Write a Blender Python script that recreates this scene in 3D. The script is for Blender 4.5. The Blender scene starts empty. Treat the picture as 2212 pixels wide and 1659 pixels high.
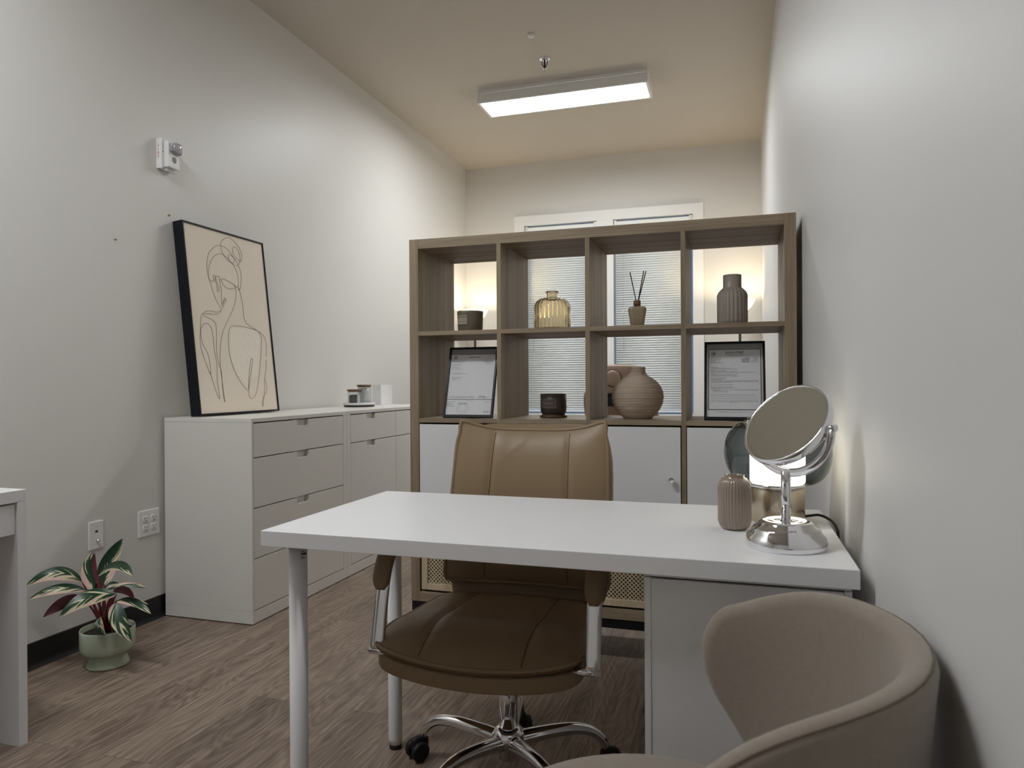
import bpy, bmesh, math, random
import numpy as np
from mathutils import Vector, Matrix
random.seed(7)
PI = math.pi
SC = bpy.context.scene
COL = SC.collection

# ------------------------------------------------------------------ camera
F_PX, YAW, PITCH, ROLL, CAM_H = 1539.5, 17.3435, 0.1168, -0.3353, 1.056
a, b, c = [math.radians(v) for v in (YAW, PITCH, ROLL)]
FW = Vector((-math.sin(a) * math.cos(b), math.cos(a) * math.cos(b), -math.sin(b)))
RT = Vector((math.cos(a), math.sin(a), 0))
UP = RT.cross(FW)
R2 = RT * math.cos(c) + UP * math.sin(c)
U2 = -RT * math.sin(c) + UP * math.cos(c)
cam_data = bpy.data.cameras.new('camera')
cam = bpy.data.objects.new('camera', cam_data)
COL.objects.link(cam)
cam.matrix_world = Matrix(((R2.x, U2.x, -FW.x, 0), (R2.y, U2.y, -FW.y, 0), (R2.z, U2.z, -FW.z, CAM_H), (0, 0, 0, 1)))
cam_data.sensor_fit = 'HORIZONTAL'
cam_data.sensor_width = 36
cam_data.lens = F_PX / 2212 * 36
cam_data.clip_start = 0.02
cam_data.dof.use_dof = True
cam_data.dof.focus_distance = 2.3
cam_data.dof.aperture_fstop = 7.0
SC.camera = cam

def pt(x, y, d):
    """a place in the room seen at pixel x,y at distance d along the view"""
    return Vector((0, 0, CAM_H)) + d * (FW + R2 * ((x - 1106) / F_PX) - U2 * ((y - 829.5) / F_PX))

# ------------------------------------------------------------------ materials
def s2l(v):
    v = v / 255
    return v / 12.92 if v <= 0.04045 else ((v + 0.055) / 1.055) ** 2.4
def rgb(r, g, b_): return (s2l(r), s2l(g), s2l(b_), 1)
MATS = {}
def mat(name, col, rough=0.5, metal=0.0, bump=None, spec=None, trans=0.0, ior=1.45, coat=0.0, emit=None, es=0.0, sheen=0.0, mottle=None):
    m = bpy.data.materials.new(name); m.use_nodes = True
    nt = m.node_tree; p = nt.nodes['Principled BSDF']
    p.inputs['Base Color'].default_value = col
    p.inputs['Roughness'].default_value = rough
    p.inputs['Metallic'].default_value = metal
    p.inputs['IOR'].default_value = ior
    p.inputs['Transmission Weight'].default_value = trans
    p.inputs['Coat Weight'].default_value = coat
    if spec is not None: p.inputs['Specular IOR Level'].default_value = spec
    if sheen: p.inputs['Sheen Weight'].default_value = sheen
    if emit: 
        p.inputs['Emission Color'].default_value = emit; p.inputs['Emission Strength'].default_value = es
    tc = nt.nodes.new('ShaderNodeTexCoord')
    if mottle:     # (scale, amount)
        n = nt.nodes.new('ShaderNodeTexNoise'); n.inputs['Scale'].default_value = mottle[0]; n.inputs['Detail'].default_value = 4
        nt.links.new(tc.outputs['Object'], n.inputs['Vector'])
        mx = nt.nodes.new('ShaderNodeMix'); mx.data_type = 'RGBA'
        k = mottle[1]
        mx.inputs[6].default_value = (col[0] * (1 - k), col[1] * (1 - k), col[2] * (1 - k), 1)
        mx.inputs[7].default_value = (min(1, col[0] * (1 + k)), min(1, col[1] * (1 + k)), min(1, col[2] * (1 + k)), 1)
        nt.links.new(n.outputs['Fac'], mx.inputs[0]); nt.links.new(mx.outputs[2], p.inputs['Base Color'])
    if bump:       # (scale, strength, distance)
        n = nt.nodes.new('ShaderNodeTexNoise'); n.inputs['Scale'].default_value = bump[0]; n.inputs['Detail'].default_value = 3
        nt.links.new(tc.outputs['Object'], n.inputs['Vector'])
        bp = nt.nodes.new('ShaderNodeBump'); bp.inputs['Strength'].default_value = bump[1]; bp.inputs['Distance'].default_value = bump[2]
        nt.links.new(n.outputs['Fac'], bp.inputs['Height']); nt.links.new(bp.outputs['Normal'], p.inputs['Normal'])
    MATS[name] = m
    return m

def wood(name, dark, light, axis='Z', scale=1.0, rough=0.5, fine=180):
    m = mat(name, light, rough)
    nt = m.node_tree; p = nt.nodes['Principled BSDF']
    tc = nt.nodes.new('ShaderNodeTexCoord'); mp = nt.nodes.new('ShaderNodeMapping')
    s = [fine * scale] * 3; s['XYZ'.index(axis)] = 5 * scale
    mp.inputs['Scale'].default_value = s
    nt.links.new(tc.outputs['Object'], mp.inputs['Vector'])
    n = nt.nodes.new('ShaderNodeTexNoise'); n.inputs['Scale'].default_value = 1.0; n.inputs['Detail'].default_value = 5
    n.inputs['Roughness'].default_value = 0.65
    nt.links.new(mp.outputs['Vector'], n.inputs['Vector'])
    mp2 = nt.nodes.new('ShaderNodeMapping'); s = [22 * scale] * 3; s['XYZ'.index(axis)] = 0.8 * scale
    mp2.inputs['Scale'].default_value = s
    nt.links.new(tc.outputs['Object'], mp2.inputs['Vector'])
    n2 = nt.nodes.new('ShaderNodeTexNoise'); n2.inputs['Scale'].default_value = 1.0; n2.inputs['Detail'].default_value = 2
    nt.links.new(mp2.outputs['Vector'], n2.inputs['Vector'])
    ad = nt.nodes.new('ShaderNodeMath'); ad.operation = 'MULTIPLY_ADD'; ad.inputs[1].default_value = 0.55
    nt.links.new(n2.outputs['Fac'], ad.inputs[0])
    ml = nt.nodes.new('ShaderNodeMath'); ml.operation = 'MULTIPLY'; ml.inputs[1].default_value = 0.55
    nt.links.new(n.outputs['Fac'], ml.inputs[0]); nt.links.new(ml.outputs[0], ad.inputs[2])
    r = nt.nodes.new('ShaderNodeValToRGB'); r.color_ramp.elements[0].position = 0.40; r.color_ramp.elements[1].position = 0.68
    r.color_ramp.elements[0].color = dark; r.color_ramp.elements[1].color = light
    nt.links.new(ad.outputs[0], r.inputs['Fac']); nt.links.new(r.outputs['Color'], p.inputs['Base Color'])
    return m

def thin_glass(name, tint, rough=0.0, facing=0.0, edge=None):
    """glass wall seen through: tinted transparency with fresnel reflection"""
    m = bpy.data.materials.new(name); m.use_nodes = True; nt = m.node_tree
    nt.nodes.remove(nt.nodes['Principled BSDF'])
    out = nt.nodes['Material Output']
    tr = nt.nodes.new('ShaderNodeBsdfTransparent'); tr.inputs['Color'].default_value = tint
    if edge:
        lw2 = nt.nodes.new('ShaderNodeLayerWeight'); lw2.inputs['Blend'].default_value = 0.35
        mx2 = nt.nodes.new('ShaderNodeMix'); mx2.data_type = 'RGBA'
        mx2.inputs[6].default_value = tint; mx2.inputs[7].default_value = edge
        nt.links.new(lw2.outputs['Facing'], mx2.inputs[0]); nt.links.new(mx2.outputs[2], tr.inputs['Color'])
    gl = nt.nodes.new('ShaderNodeBsdfGlossy'); gl.inputs['Roughness'].default_value = rough
    lw = nt.nodes.new('ShaderNodeLayerWeight'); lw.inputs['Blend'].default_value = 0.5
    pw = nt.nodes.new('ShaderNodeMath'); pw.operation = 'POWER'; pw.inputs[1].default_value = 4.0
    fr = nt.nodes.new('ShaderNodeMath'); fr.operation = 'MULTIPLY_ADD'; fr.inputs[1].default_value = 0.8; fr.inputs[2].default_value = 0.045
    nt.links.new(lw.outputs['Facing'], pw.inputs[0]); nt.links.new(pw.outputs[0], fr.inputs[0])
    ms = nt.nodes.new('ShaderNodeMixShader')
    nt.links.new(fr.outputs[0], ms.inputs[0]); nt.links.new(tr.outputs[0], ms.inputs[1]); nt.links.new(gl.outputs[0], ms.inputs[2])
    nt.links.new(ms.outputs[0], out.inputs['Surface'])
    return m

def emission(name, col, strength):
    m = bpy.data.materials.new(name); m.use_nodes = True; nt = m.node_tree
    nt.nodes.remove(nt.nodes['Principled BSDF'])
    e = nt.nodes.new('ShaderNodeEmission'); e.inputs['Color'].default_value = col; e.inputs['Strength'].default_value = strength
    nt.links.new(e.outputs[0], nt.nodes['Material Output'].inputs['Surface'])
    return m

M_WALL = mat('painted_wall', rgb(217, 215, 211), 0.42, bump=(220, 0.09, 0.002))
M_WALLR = mat('painted_wall_dimmed', rgb(214, 213, 212), 0.5, bump=(160, 0.05, 0.002), spec=0.15)  # copy of the wall paint, colour and gloss lowered against strong light here
M_CEIL = mat('painted_ceiling', rgb(196, 189, 178), 0.75, bump=(200, 0.1, 0.002))
M_TRIM = mat('white_trim', rgb(236, 236, 234), 0.35)
M_BASE = mat('black_rubber_base', rgb(28, 27, 28), 0.45)
M_WHITE = mat('white_laminate', rgb(232, 232, 234), 0.32, bump=(900, 0.05, 0.0005))
M_DESK = mat('white_desk_laminate', rgb(240, 240, 243), 0.33, bump=(900, 0.08, 0.0005))
M_CAB = mat('white_cabinet_lacquer', rgb(222, 219, 214), 0.38, bump=(700, 0.04, 0.0005))
M_DARK = mat('dark_interior', rgb(40, 34, 30), 0.8)
M_BLACK = mat('black_metal', rgb(16, 16, 17), 0.5)
M_FRAMEBLK = mat('black_frame', rgb(12, 12, 14), 0.35)
M_NAVY = mat('matte_blueblack_frame', rgb(16, 19, 27), 0.55, spec=0.3)
M_CHROME = mat('chrome', (0.82, 0.82, 0.84, 1), 0.06, 1.0)
M_MIRROR = mat('mirror_glass', (0.86, 0.87, 0.85, 1), 0.015, 1.0)
M_NICKEL = mat('brushed_nickel', rgb(190, 178, 160), 0.25, 1.0)
M_LEATHER = mat('tan_leather', rgb(134, 113, 87), 0.42, bump=(420, 0.18, 0.0006), spec=0.45, mottle=(5, 0.05))
M_STITCH = mat('tan_stitching', rgb(104, 76, 50), 0.6)
M_LEATHER2 = mat('rosy_tan_vinyl', rgb(164, 139, 122), 0.45)
M_FABRIC = mat('taupe_wool_fabric', rgb(140, 128, 116), 0.95, bump=(650, 0.5, 0.0012), sheen=0.35, mottle=(90, 0.10))
M_FABSEAM = mat('taupe_fabric_seam', rgb(112, 98, 86), 0.95)
M_PLASTICW = mat('white_plastic', rgb(232, 231, 230), 0.35)
M_GRILLE = mat('grey_slots', rgb(150, 148, 138), 0.6)
M_RED = mat('red_print', rgb(190, 60, 60), 0.5)
M_SLOT = mat('dark_slot', rgb(45, 42, 42), 0.6)
M_BLIND = mat('white_blind_slat', rgb(240, 243, 240), 0.4)
M_CANVAS = mat('cream_canvas', rgb(232, 220, 204), 0.85, bump=(900, 0.2, 0.0008), mottle=(6, 0.02))
M_PLASTER = mat('ivory_gesso', rgb(236, 227, 213), 0.7, bump=(60, 0.6, 0.003))
M_INK = mat('grey_brown_ink', rgb(120, 108, 98), 0.6)
M_INKB = mat('black_ink', rgb(14, 14, 16), 0.6)
M_INKG = mat('grey_ink', rgb(60, 59, 62), 0.6)
M_PAPER = mat('white_paper', rgb(238, 234, 238), 0.6)
M_PAPERG = mat('grey_paper_band', rgb(168, 164, 166), 0.6)
M_TAUPE = mat('grey_taupe_ceramic', rgb(150, 140, 132), 0.42)
M_TAUPEG = mat('glazed_taupe_ceramic', rgb(150, 135, 122), 0.13, coat=0.4)
M_RIBV = mat('beige_printed_ribs', rgb(188, 170, 154), 0.5)
M_BEIGEB = mat('beige_frosted_glass', rgb(152, 137, 114), 0.3)
M_WALNUT = wood('walnut_cap', rgb(78, 50, 28), rgb(120, 84, 52), 'Z', 2)
M_CANDLE1 = mat('olive_grey_glass', rgb(108, 101, 86), 0.35)
M_CANDLE2 = mat('charcoal_brown_glass', rgb(60, 51, 46), 0.3)
M_LABEL1 = mat('taupe_label', rgb(156, 143, 128), 0.6)
M_LABEL2 = mat('brown_label', rgb(84, 74, 70), 0.5)
M_LABEL2T = mat('pale_print', rgb(140, 126, 120), 0.5)
M_COASTER = wood('dark_coaster', rgb(60, 42, 24), rgb(92, 68, 42), 'X', 2)
M_SAGE = mat('sage_glaze', rgb(172, 183, 161), 0.22, coat=0.3)
M_SOIL = mat('dark_soil', rgb(38, 28, 24), 0.95, bump=(80, 1.0, 0.01))
M_STEM = mat('maroon_stem', rgb(104, 38, 48), 0.45)
M_GREENSTEM = mat('olive_stem', rgb(74, 62, 44), 0.5)
M_RUBBER = mat('black_rubber', rgb(18, 18, 20), 0.5)
M_WHEEL = mat('grey_wheel_tread', rgb(90, 92, 98), 0.4)
M_LEGW = mat('white_painted_tube', rgb(226, 226, 228), 0.3)
M_MARBLE = mat('white_marbled_board', rgb(226, 226, 226), 0.4, mottle=(18, 0.10))
M_COTTON = mat('white_cotton', rgb(232, 232, 232), 0.95, bump=(120, 0.6, 0.004))
M_PACK = mat('slate_packet', rgb(82, 84, 92), 0.4)
M_TRAYBASE = mat('dark_brown_wood_base', rgb(66, 42, 34), 0.4)
M_JARLID = wood('acacia_lid', rgb(84, 64, 44), rgb(128, 102, 76), 'X', 2)
M_BRASS = mat('brass_screw', rgb(150, 120, 70), 0.35, 0.8)
M_WOODV = wood('greige_oak_vertical', rgb(122, 106, 86), rgb(164, 147, 125), 'Z')
M_WOODX = wood('greige_oak_horizontal', rgb(122, 106, 86), rgb(164, 147, 125), 'X')
M_LATT = wood('pale_oak_lattice', rgb(178, 158, 130), rgb(208, 190, 164), 'Z', 1)
M_GLASS = thin_glass('clear_glass', (0.97, 0.98, 0.98, 1))
M_SMOKE = thin_glass('smoked_glass', (0.52, 0.565, 0.57, 1), edge=(0.15, 0.18, 0.19, 1))
M_AMBER = mat('amber_glass', (0.88, 0.80, 0.64, 1), 0.02, trans=1.0, ior=1.3)
M_STROBE = mat('strobe_lens', (0.75, 0.72, 0.78, 1), 0.05, trans=0.6)
M_PANEL = emission('led_panel', (0.95, 0.985, 1.0, 1), 27.0)
M_OPAL = emission('opal_lamp_glass', (1.0, 0.86, 0.68, 1), 4.0)
M_BOWL = emission('torchiere_bowl', (1.0, 0.88, 0.62, 1), 1.8)

def floor_material():
    m = mat('oak_plank_floor', rgb(120, 104, 92), 0.42)
    nt = m.node_tree; p = nt.nodes['Principled BSDF']; L = nt.links.new
    tc = nt.nodes.new('ShaderNodeTexCoord')
    sw = nt.nodes.new('ShaderNodeMapping'); sw.inputs['Rotation'].default_value = (0, 0, PI / 2); sw.inputs['Location'].default_value = (0.37, 0.11, 0)
    L(tc.outputs['Object'], sw.inputs['Vector'])
    br = nt.nodes.new('ShaderNodeTexBrick')
    br.inputs['Scale'].default_value = 1; br.inputs['Brick Width'].default_value = 1.22; br.inputs['Row Height'].default_value = 0.18
    br.inputs['Mortar Size'].default_value = 0.0009; br.inputs['Mortar Smooth'].default_value = 0.3; br.offset = 0.37
    br.inputs['Color1'].default_value = (0, 0, 0, 1); br.inputs['Color2'].default_value = (1, 1, 1, 1); br.inputs['Mortar'].default_value = (0.5, 0.5, 0.5, 1)
    L(sw.outputs['Vector'], br.inputs['Vector'])
    # per-plank shift so each plank has its own grain
    add = nt.nodes.new('ShaderNodeVectorMath'); add.operation = 'MULTIPLY_ADD'; add.inputs[1].default_value = (3.7, 9.1, 5.3)
    L(br.outputs['Color'], add.inputs[0]); L(tc.outputs['Object'], add.inputs[2])
    # knots / cathedral grain: distort coordinates with low frequency noise
    mpk = nt.nodes.new('ShaderNodeMapping'); mpk.inputs['Scale'].default_value = (5.5, 1.3, 1)
    L(add.outputs[0], mpk.inputs['Vector'])
    nk = nt.nodes.new('ShaderNodeTexNoise'); nk.inputs['Scale'].default_value = 1; nk.inputs['Detail'].default_value = 2.5
    L(mpk.outputs['Vector'], nk.inputs['Vector'])
    wv = nt.nodes.new('ShaderNodeMath'); wv.operation = 'MULTIPLY'; wv.inputs[1].default_value = 26
    L(nk.outputs['Fac'], wv.inputs[0])
    sn = nt.nodes.new('ShaderNodeMath'); sn.operation = 'SINE'; m2 = nt.nodes.new('ShaderNodeMath'); m2.operation = 'MULTIPLY'; m2.inputs[1].default_value = 5
    L(wv.outputs[0], m2.inputs[0]); L(m2.outputs[0], sn.inputs[0])
    mpf = nt.nodes.new('ShaderNodeMapping'); mpf.inputs['Scale'].default_value = (185, 4.2, 1)
    L(add.outputs[0], mpf.inputs['Vector'])
    nf = nt.nodes.new('ShaderNodeTexNoise'); nf.inputs['Scale'].default_value = 1; nf.inputs['Detail'].default_value = 6; nf.inputs['Roughness'].default_value = 0.7
    L(mpf.outputs['Vector'], nf.inputs['Vector'])
    mpl = nt.nodes.new('ShaderNodeMapping'); mpl.inputs['Scale'].default_value = (26, 1.1, 1)
    L(add.outputs[0], mpl.inputs['Vector'])
    nl = nt.nodes.new('ShaderNodeTexNoise'); nl.inputs['Scale'].default_value = 1; nl.inputs['Detail'].default_value = 4; nl.inputs['Roughness'].default_value = 0.6
    L(mpl.outputs['Vector'], nl.inputs['Vector'])
    def mad(x, k, y):
        n = nt.nodes.new('ShaderNodeMath'); n.operation = 'MULTIPLY_ADD'; n.inputs[1].default_value = k
        L(x, n.inputs[0])
        if isinstance(y, float): n.inputs[2].default_value = y
        else: L(y, n.inputs[2])
        return n.outputs[0]
    v = mad(nf.outputs['Fac'], 0.66, -0.10)
    v = mad(nl.outputs['Fac'], 0.36, v)
    v = mad(sn.outputs[0], 0.04, v)
    v = mad(br.outputs['Color'], 0.10, v)
    r = nt.nodes.new('ShaderNodeValToRGB')
    e = r.color_ramp.elements
    e[0].position = 0.26; e[0].color = rgb(70, 58, 50); e[1].position = 0.70; e[1].color = rgb(172, 155, 139)
    k = e.new(0.45); k.color = rgb(126, 109, 96)
    L(v, r.inputs['Fac'])
    dk = nt.nodes.new('ShaderNodeMix'); dk.data_type = 'RGBA'; dk.inputs[7].default_value = rgb(84, 70, 62)
    L(br.outputs['Fac'], dk.inputs[0]); L(r.outputs['Color'], dk.inputs[6]); L(dk.outputs[2], p.inputs['Base Color'])
    bp = nt.nodes.new('ShaderNodeBump'); bp.inputs['Strength'].default_value = 0.25; bp.inputs['Distance'].default_value = 0.002
    L(nf.outputs['Fac'], bp.inputs['Height']); L(bp.outputs['Normal'], p.inputs['Normal'])
    return m
M_FLOOR = floor_material()

def leaf_material(name, flipped=False, pink=0.5):
    """variegated leaf: green with cream and pink feathering, maroon beneath"""
    m = mat(name, rgb(40, 70, 45), 0.35)
    nt = m.node_tree; p = nt.nodes['Principled BSDF']; L = nt.links.new
    uv = nt.nodes.new('ShaderNodeUVMap'); sp = nt.nodes.new('ShaderNodeSeparateXYZ'); L(uv.outputs[0], sp.inputs[0])
    def M(op, x, y=None):
        n = nt.nodes.new('ShaderNodeMath'); n.operation = op
        for i, q in enumerate((x, y)):
            if q is None: continue
            if isinstance(q, (int, float)): n.inputs[i].default_value = q
            else: L(q, n.inputs[i])
        return n.outputs[0]
    uc = M('SUBTRACT', sp.outputs[0], 0.5); au = M('ABSOLUTE', uc)
    oi = nt.nodes.new('ShaderNodeObjectInfo')
    diag = M('SUBTRACT', M('MULTIPLY', sp.outputs[1], 1.0), M('MULTIPLY', au, 0.9))
    cmb = nt.nodes.new('ShaderNodeCombineXYZ')
    L(M('ADD', M('MULTIPLY', diag, 9.0), M('MULTIPLY', oi.outputs['Random'], 50)), cmb.inputs[0])
    L(M('MULTIPLY', uc, 1.6), cmb.inputs[1]); 
    n = nt.nodes.new('ShaderNodeTexNoise'); n.inputs['Scale'].default_value = 0.55; n.inputs['Detail'].default_value = 4
    L(cmb.outputs[0], n.inputs['Vector'])
    bias = M('MULTIPLY', uc, 0.35)
    val = M('ADD', n.outputs['Fac'], bias)
    r = nt.nodes.new('ShaderNodeValToRGB'); r.color_ramp.interpolation = 'LINEAR'
    e = r.color_ramp.elements
    e[0].position = 0.50; e[0].color = rgb(28, 58, 38)
    e[1].position = 0.60; e[1].color = rgb(214, 206, 170)
    k = e.new(0.535); k.color = rgb(58, 84, 54)
    k = e.new(0.56); k.color = rgb(206, 204, 168)
    k = e.new(0.70); k.color = rgb(222, 178, 176)
    L(val, r.inputs['Fac'])
    geo = nt.nodes.new('ShaderNodeNewGeometry')
    mx = nt.nodes.new('ShaderNodeMix'); mx.data_type = 'RGBA'
    L(geo.outputs['Backfacing'], mx.inputs[0])
    L(r.outputs['Color'], mx.inputs[6]); mx.inputs[7].default_value = rgb(112, 42, 56)
    if flipped: 
        iv = M('SUBTRACT', 1.0, geo.outputs['Backfacing']); L(iv, mx.inputs[0])
    L(mx.outputs[2], p.inputs['Base Color'])
    return m
M_LEAF = leaf_material('variegated_leaf')
M_LEAFM = mat('maroon_leaf', rgb(92, 36, 46), 0.4)
M_LEAFP = mat('pink_leaf', rgb(206, 140, 146), 0.4, mottle=(40, 0.3))

# ------------------------------------------------------------------ mesh helpers
class MB:
    def __init__(s): s.v = []; s.f = []; s.sm = []; s.uv = None
    def add(s, v, f, smooth=False):
        o = len(s.v); s.v += [tuple(x) for x in v]; s.f += [tuple(i + o for i in q) for q in f]; s.sm += [smooth] * len(f)
        return s
    def box(s, x0, x1, y0, y1, z0, z1):
        v = [(x0, y0, z0), (x1, y0, z0), (x1, y1, z0), (x0, y1, z0), (x0, y0, z1), (x1, y0, z1), (x1, y1, z1), (x0, y1, z1)]
        return s.add(v, [(0, 3, 2, 1), (4, 5, 6, 7), (0, 1, 5, 4), (1, 2, 6, 5), (2, 3, 7, 6), (3, 0, 4, 7)])
    def lathe(s, prof, cx=0, cy=0, cz=0, seg=48, rf=None, smooth=True, closed=False):
        n = len(prof); v = []
        for r, z in prof:
            for k in range(seg):
                th = 2 * PI * k / seg; rr = rf(r, z, th) if rf else r
                v.append((cx + rr * math.cos(th), cy + rr * math.sin(th), cz + z))
        f = []
        for i in range(n - 1 + (1 if closed else 0)):
            j = (i + 1) % n
            for k in range(seg):
                f.append((i * seg + k, i * seg + (k + 1) % seg, j * seg + (k + 1) % seg, j * seg + k))
        s.add(v, f, smooth)
        if not closed:
            o = len(s.v) - len(v)
            if prof[0][0] > 1e-6: s.f.append(tuple(o + k for k in reversed(range(seg)))); s.sm.append(False)
            if prof[-1][0] > 1e-6: s.f.append(tuple(o + (n - 1) * seg + k for k in range(seg))); s.sm.append(False)
        return s
    def tube(s, pts, r, seg=10, cap=True, flat=None, upv=None):
        """tube along points; r number or list; flat=(w,t) gives a rounded strap cross-section"""
        pts = [Vector(p) for p in pts]; n = len(pts)
        rs = r if isinstance(r, (list, tuple)) else [r] * n
        tang = []
        for i in range(n):
            t = (pts[min(i + 1, n - 1)] - pts[max(i - 1, 0)]); tang.append(t.normalized() if t.length > 1e-9 else Vector((0, 0, 1)))
        ref = Vector(upv) if upv else (Vector((0, 0, 1)) if abs(tang[0].z) < 0.9 else Vector((1, 0, 0)))
        nrm = (ref - tang[0] * ref.dot(tang[0])).normalized()
        v = []
        for i in range(n):
            if upv: nrm = (Vector(upv) - tang[i] * Vector(upv).dot(tang[i])).normalized()
            else: nrm = (nrm - tang[i] * nrm.dot(tang[i])).normalized()
            bi = tang[i].cross(nrm)
            for k in range(seg):
                th = 2 * PI * k / seg
                if flat:
                    ca, sa = math.cos(th), math.sin(th)
                    q = 3.5; L = (abs(ca) ** q + abs(sa) ** q) ** (1 / q)
                    v.append(pts[i] + nrm * (ca / L * flat[0]) + bi * (sa / L * flat[1]))
                else:
                    v.append(pts[i] + nrm * (math.cos(th) * rs[i]) + bi * (math.sin(th) * rs[i]))
        f = []
        for i in range(n - 1):
            for k in range(seg):
                f.append((i * seg + k, i * seg + (k + 1) % seg, (i + 1) * seg + (k + 1) % seg, (i + 1) * seg + k))
        if cap:
            f.append(tuple(reversed(range(seg)))); f.append(tuple((n - 1) * seg + k for k in range(seg)))
        return s.add(v, f, True)
    def rbox(s, c_, h, p=6, n=10, deform=None):
        """rounded box: half sizes h, exponent p"""
        v = []; f = []; idx = {}
        def vid(q):
            key = tuple(round(t, 5) for t in q)
            if key not in idx:
                Q = Vector(q); m = max(abs(Q.x), abs(Q.y), abs(Q.z)); L = (abs(Q.x) ** p + abs(Q.y) ** p + abs(Q.z) ** p) ** (1 / p)
                Q = Q * (m / L)
                P = Vector((Q.x * h[0], Q.y * h[1], Q.z * h[2]))
                if deform: P = Vector(deform(P.x, P.y, P.z, Q))
                idx[key] = len(v); v.append(tuple(P + Vector(c_)))
            return idx[key]
        g = [-1 + 2 * i / n for i in range(n + 1)]
        for ax in range(3):
            for sg in (-1, 1):
                for i in range(n):
                    for j in range(n):
                        def mk(u, w):
                            q = [0, 0, 0]; q[ax] = sg; q[(ax + 1) % 3] = u; q[(ax + 2) % 3] = w; return vid(q)
                        qd = (mk(g[i], g[j]), mk(g[i + 1], g[j]), mk(g[i + 1], g[j + 1]), mk(g[i], g[j + 1]))
                        f.append(qd if sg > 0 else tuple(reversed(qd)))
        return s.add(v, f, True)
    def prism(s, pts, axis, a0, a1):
        """extrude a closed 2D outline along axis ('X','Y','Z')"""
        n = len(pts)
        def P(u, w, t):
            return {'X': (t, u, w), 'Y': (u, t, w), 'Z': (u, w, t)}[axis]
        v = [P(u, w, a0) for u, w in pts] + [P(u, w, a1) for u, w in pts]
        f = [tuple(range(n)), tuple(reversed(range(n, 2 * n)))] + [(i, n + i, n + (i + 1) % n, (i + 1) % n) for i in range(n)]
        return s.add(v, f)
    def build(s, name, m, parent=None, bevel=0, loc=None, subsurf=0, solid=None, fixn=True):
        me = bpy.data.meshes.new(name)
        me.from_pydata(s.v, [], s.f)
        me.polygons.foreach_set('use_smooth', s.sm)
        me.materials.append(m)
        if fixn:
            bm = bmesh.new(); bm.from_mesh(me); bmesh.ops.recalc_face_normals(bm, faces=bm.faces); bm.to_mesh(me); bm.free()
        if s.uv:
            ul = me.uv_layers.new(name='UVMap')
            for lp in me.loops: ul.data[lp.index].uv = s.uv[lp.vertex_index]
        me.update()
        o = bpy.data.objects.new(name, me); COL.objects.link(o)
        if parent: o.parent = parent
        if loc: o.location = loc
        if solid:
            md = o.modifiers.new('solid', 'SOLIDIFY'); md.thickness = solid; md.offset = 1
        if bevel:
            md = o.modifiers.new('bevel', 'BEVEL'); md.width = bevel; md.segments = 2; md.limit_method = 'ANGLE'; md.angle_limit = math.radians(50)
        if subsurf:
            md = o.modifiers.new('sub', 'SUBSURF'); md.levels = subsurf; md.render_levels = subsurf
        return o

def tag(o, label, cat, group=None):
    o['label'] = label; o['category'] = cat
    if group: o['group'] = group
    return o
def thing(name, label, cat, loc=(0, 0, 0), rotz=0, group=None):
    o = bpy.data.objects.new(name, None); COL.objects.link(o); o.location = loc; o.rotation_euler = (0, 0, rotz)
    o.empty_display_size = 0.05
    return tag(o, label, cat, group)
def struct(mb, name, m, **k):
    o = mb.build(name, m, **k); o['kind'] = 'structure'; return o
def plab(o, label): o['label'] = label; return o
def bez(p0, p1, p2, n):
    p0, p1, p2 = Vector(p0), Vector(p1), Vector(p2)
    return [p0 * (1 - t) ** 2 + p1 * (2 * t * (1 - t)) + p2 * t * t for t in [i / n for i in range(n + 1)]]
def spline(pts, per=6):
    pts = [Vector(p) for p in pts]; out = []
    for i in range(len(pts) - 1):
        p0 = pts[max(i - 1, 0)]; p1 = pts[i]; p2 = pts[i + 1]; p3 = pts[min(i + 2, len(pts) - 1)]
        for k in range(per):
            t = k / per
            out.append(0.5 * ((2 * p1) + (p2 - p0) * t + (2 * p0 - 5 * p1 + 4 * p2 - p3) * t * t + (3 * p1 - p0 - 3 * p2 + p3) * t ** 3))
    out.append(pts[-1]); return out
_TXT = {}
def text_geo(txt, size, align='LEFT', bold=0.0):
    """glyph outlines as flat verts and faces in x,y"""
    cu = bpy.data.curves.new('glyphs', 'FONT'); cu.body = txt; cu.size = size; cu.align_x = align; cu.offset = bold
    cu.resolution_u = 2
    o = bpy.data.objects.new('glyphs', cu); COL.objects.link(o)
    dg = bpy.context.evaluated_depsgraph_get(); dg.update()
    me = bpy.data.meshes.new_from_object(o.evaluated_get(dg))
    v = [tuple(q.co) for q in me.vertices]; f = [tuple(q.vertices) for q in me.polygons]
    bpy.data.objects.remove(o); bpy.data.curves.remove(cu); bpy.data.meshes.remove(me)
    return v, f
def put_text(mb, txt, size, fn, align='LEFT', bold=0.0):
    v, f = text_geo(txt, size, align, bold)
    mb.add([fn(x, y) for x, y, _ in v], f)

# ------------------------------------------------------------------ room
XL, XR, YB, H = -2.5027, 0.2262, 6.5304, 3.1397
YF = -1.9
struct(MB().box(XL - 0.12, XR + 0.12, YF - 0.12, YB + 0.2, -0.1, 0), 'floor', M_FLOOR)
struct(MB().box(XL - 0.12, XR + 0.12, YF - 0.12, YB + 0.2, H, H + 0.1), 'ceiling', M_CEIL)
struct(MB().box(XL - 0.12, XL, YF - 0.12, YB + 0.2, 0, H), 'wall_left', M_WALL)
struct(MB().box(XR, XR + 0.12, YF - 0.12, YB + 0.2, 0, H), 'wall_right', M_WALLR)
struct(MB().box(XL, XR, YF - 0.12, YF, 0, H), 'wall_front', M_WALL)
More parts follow.
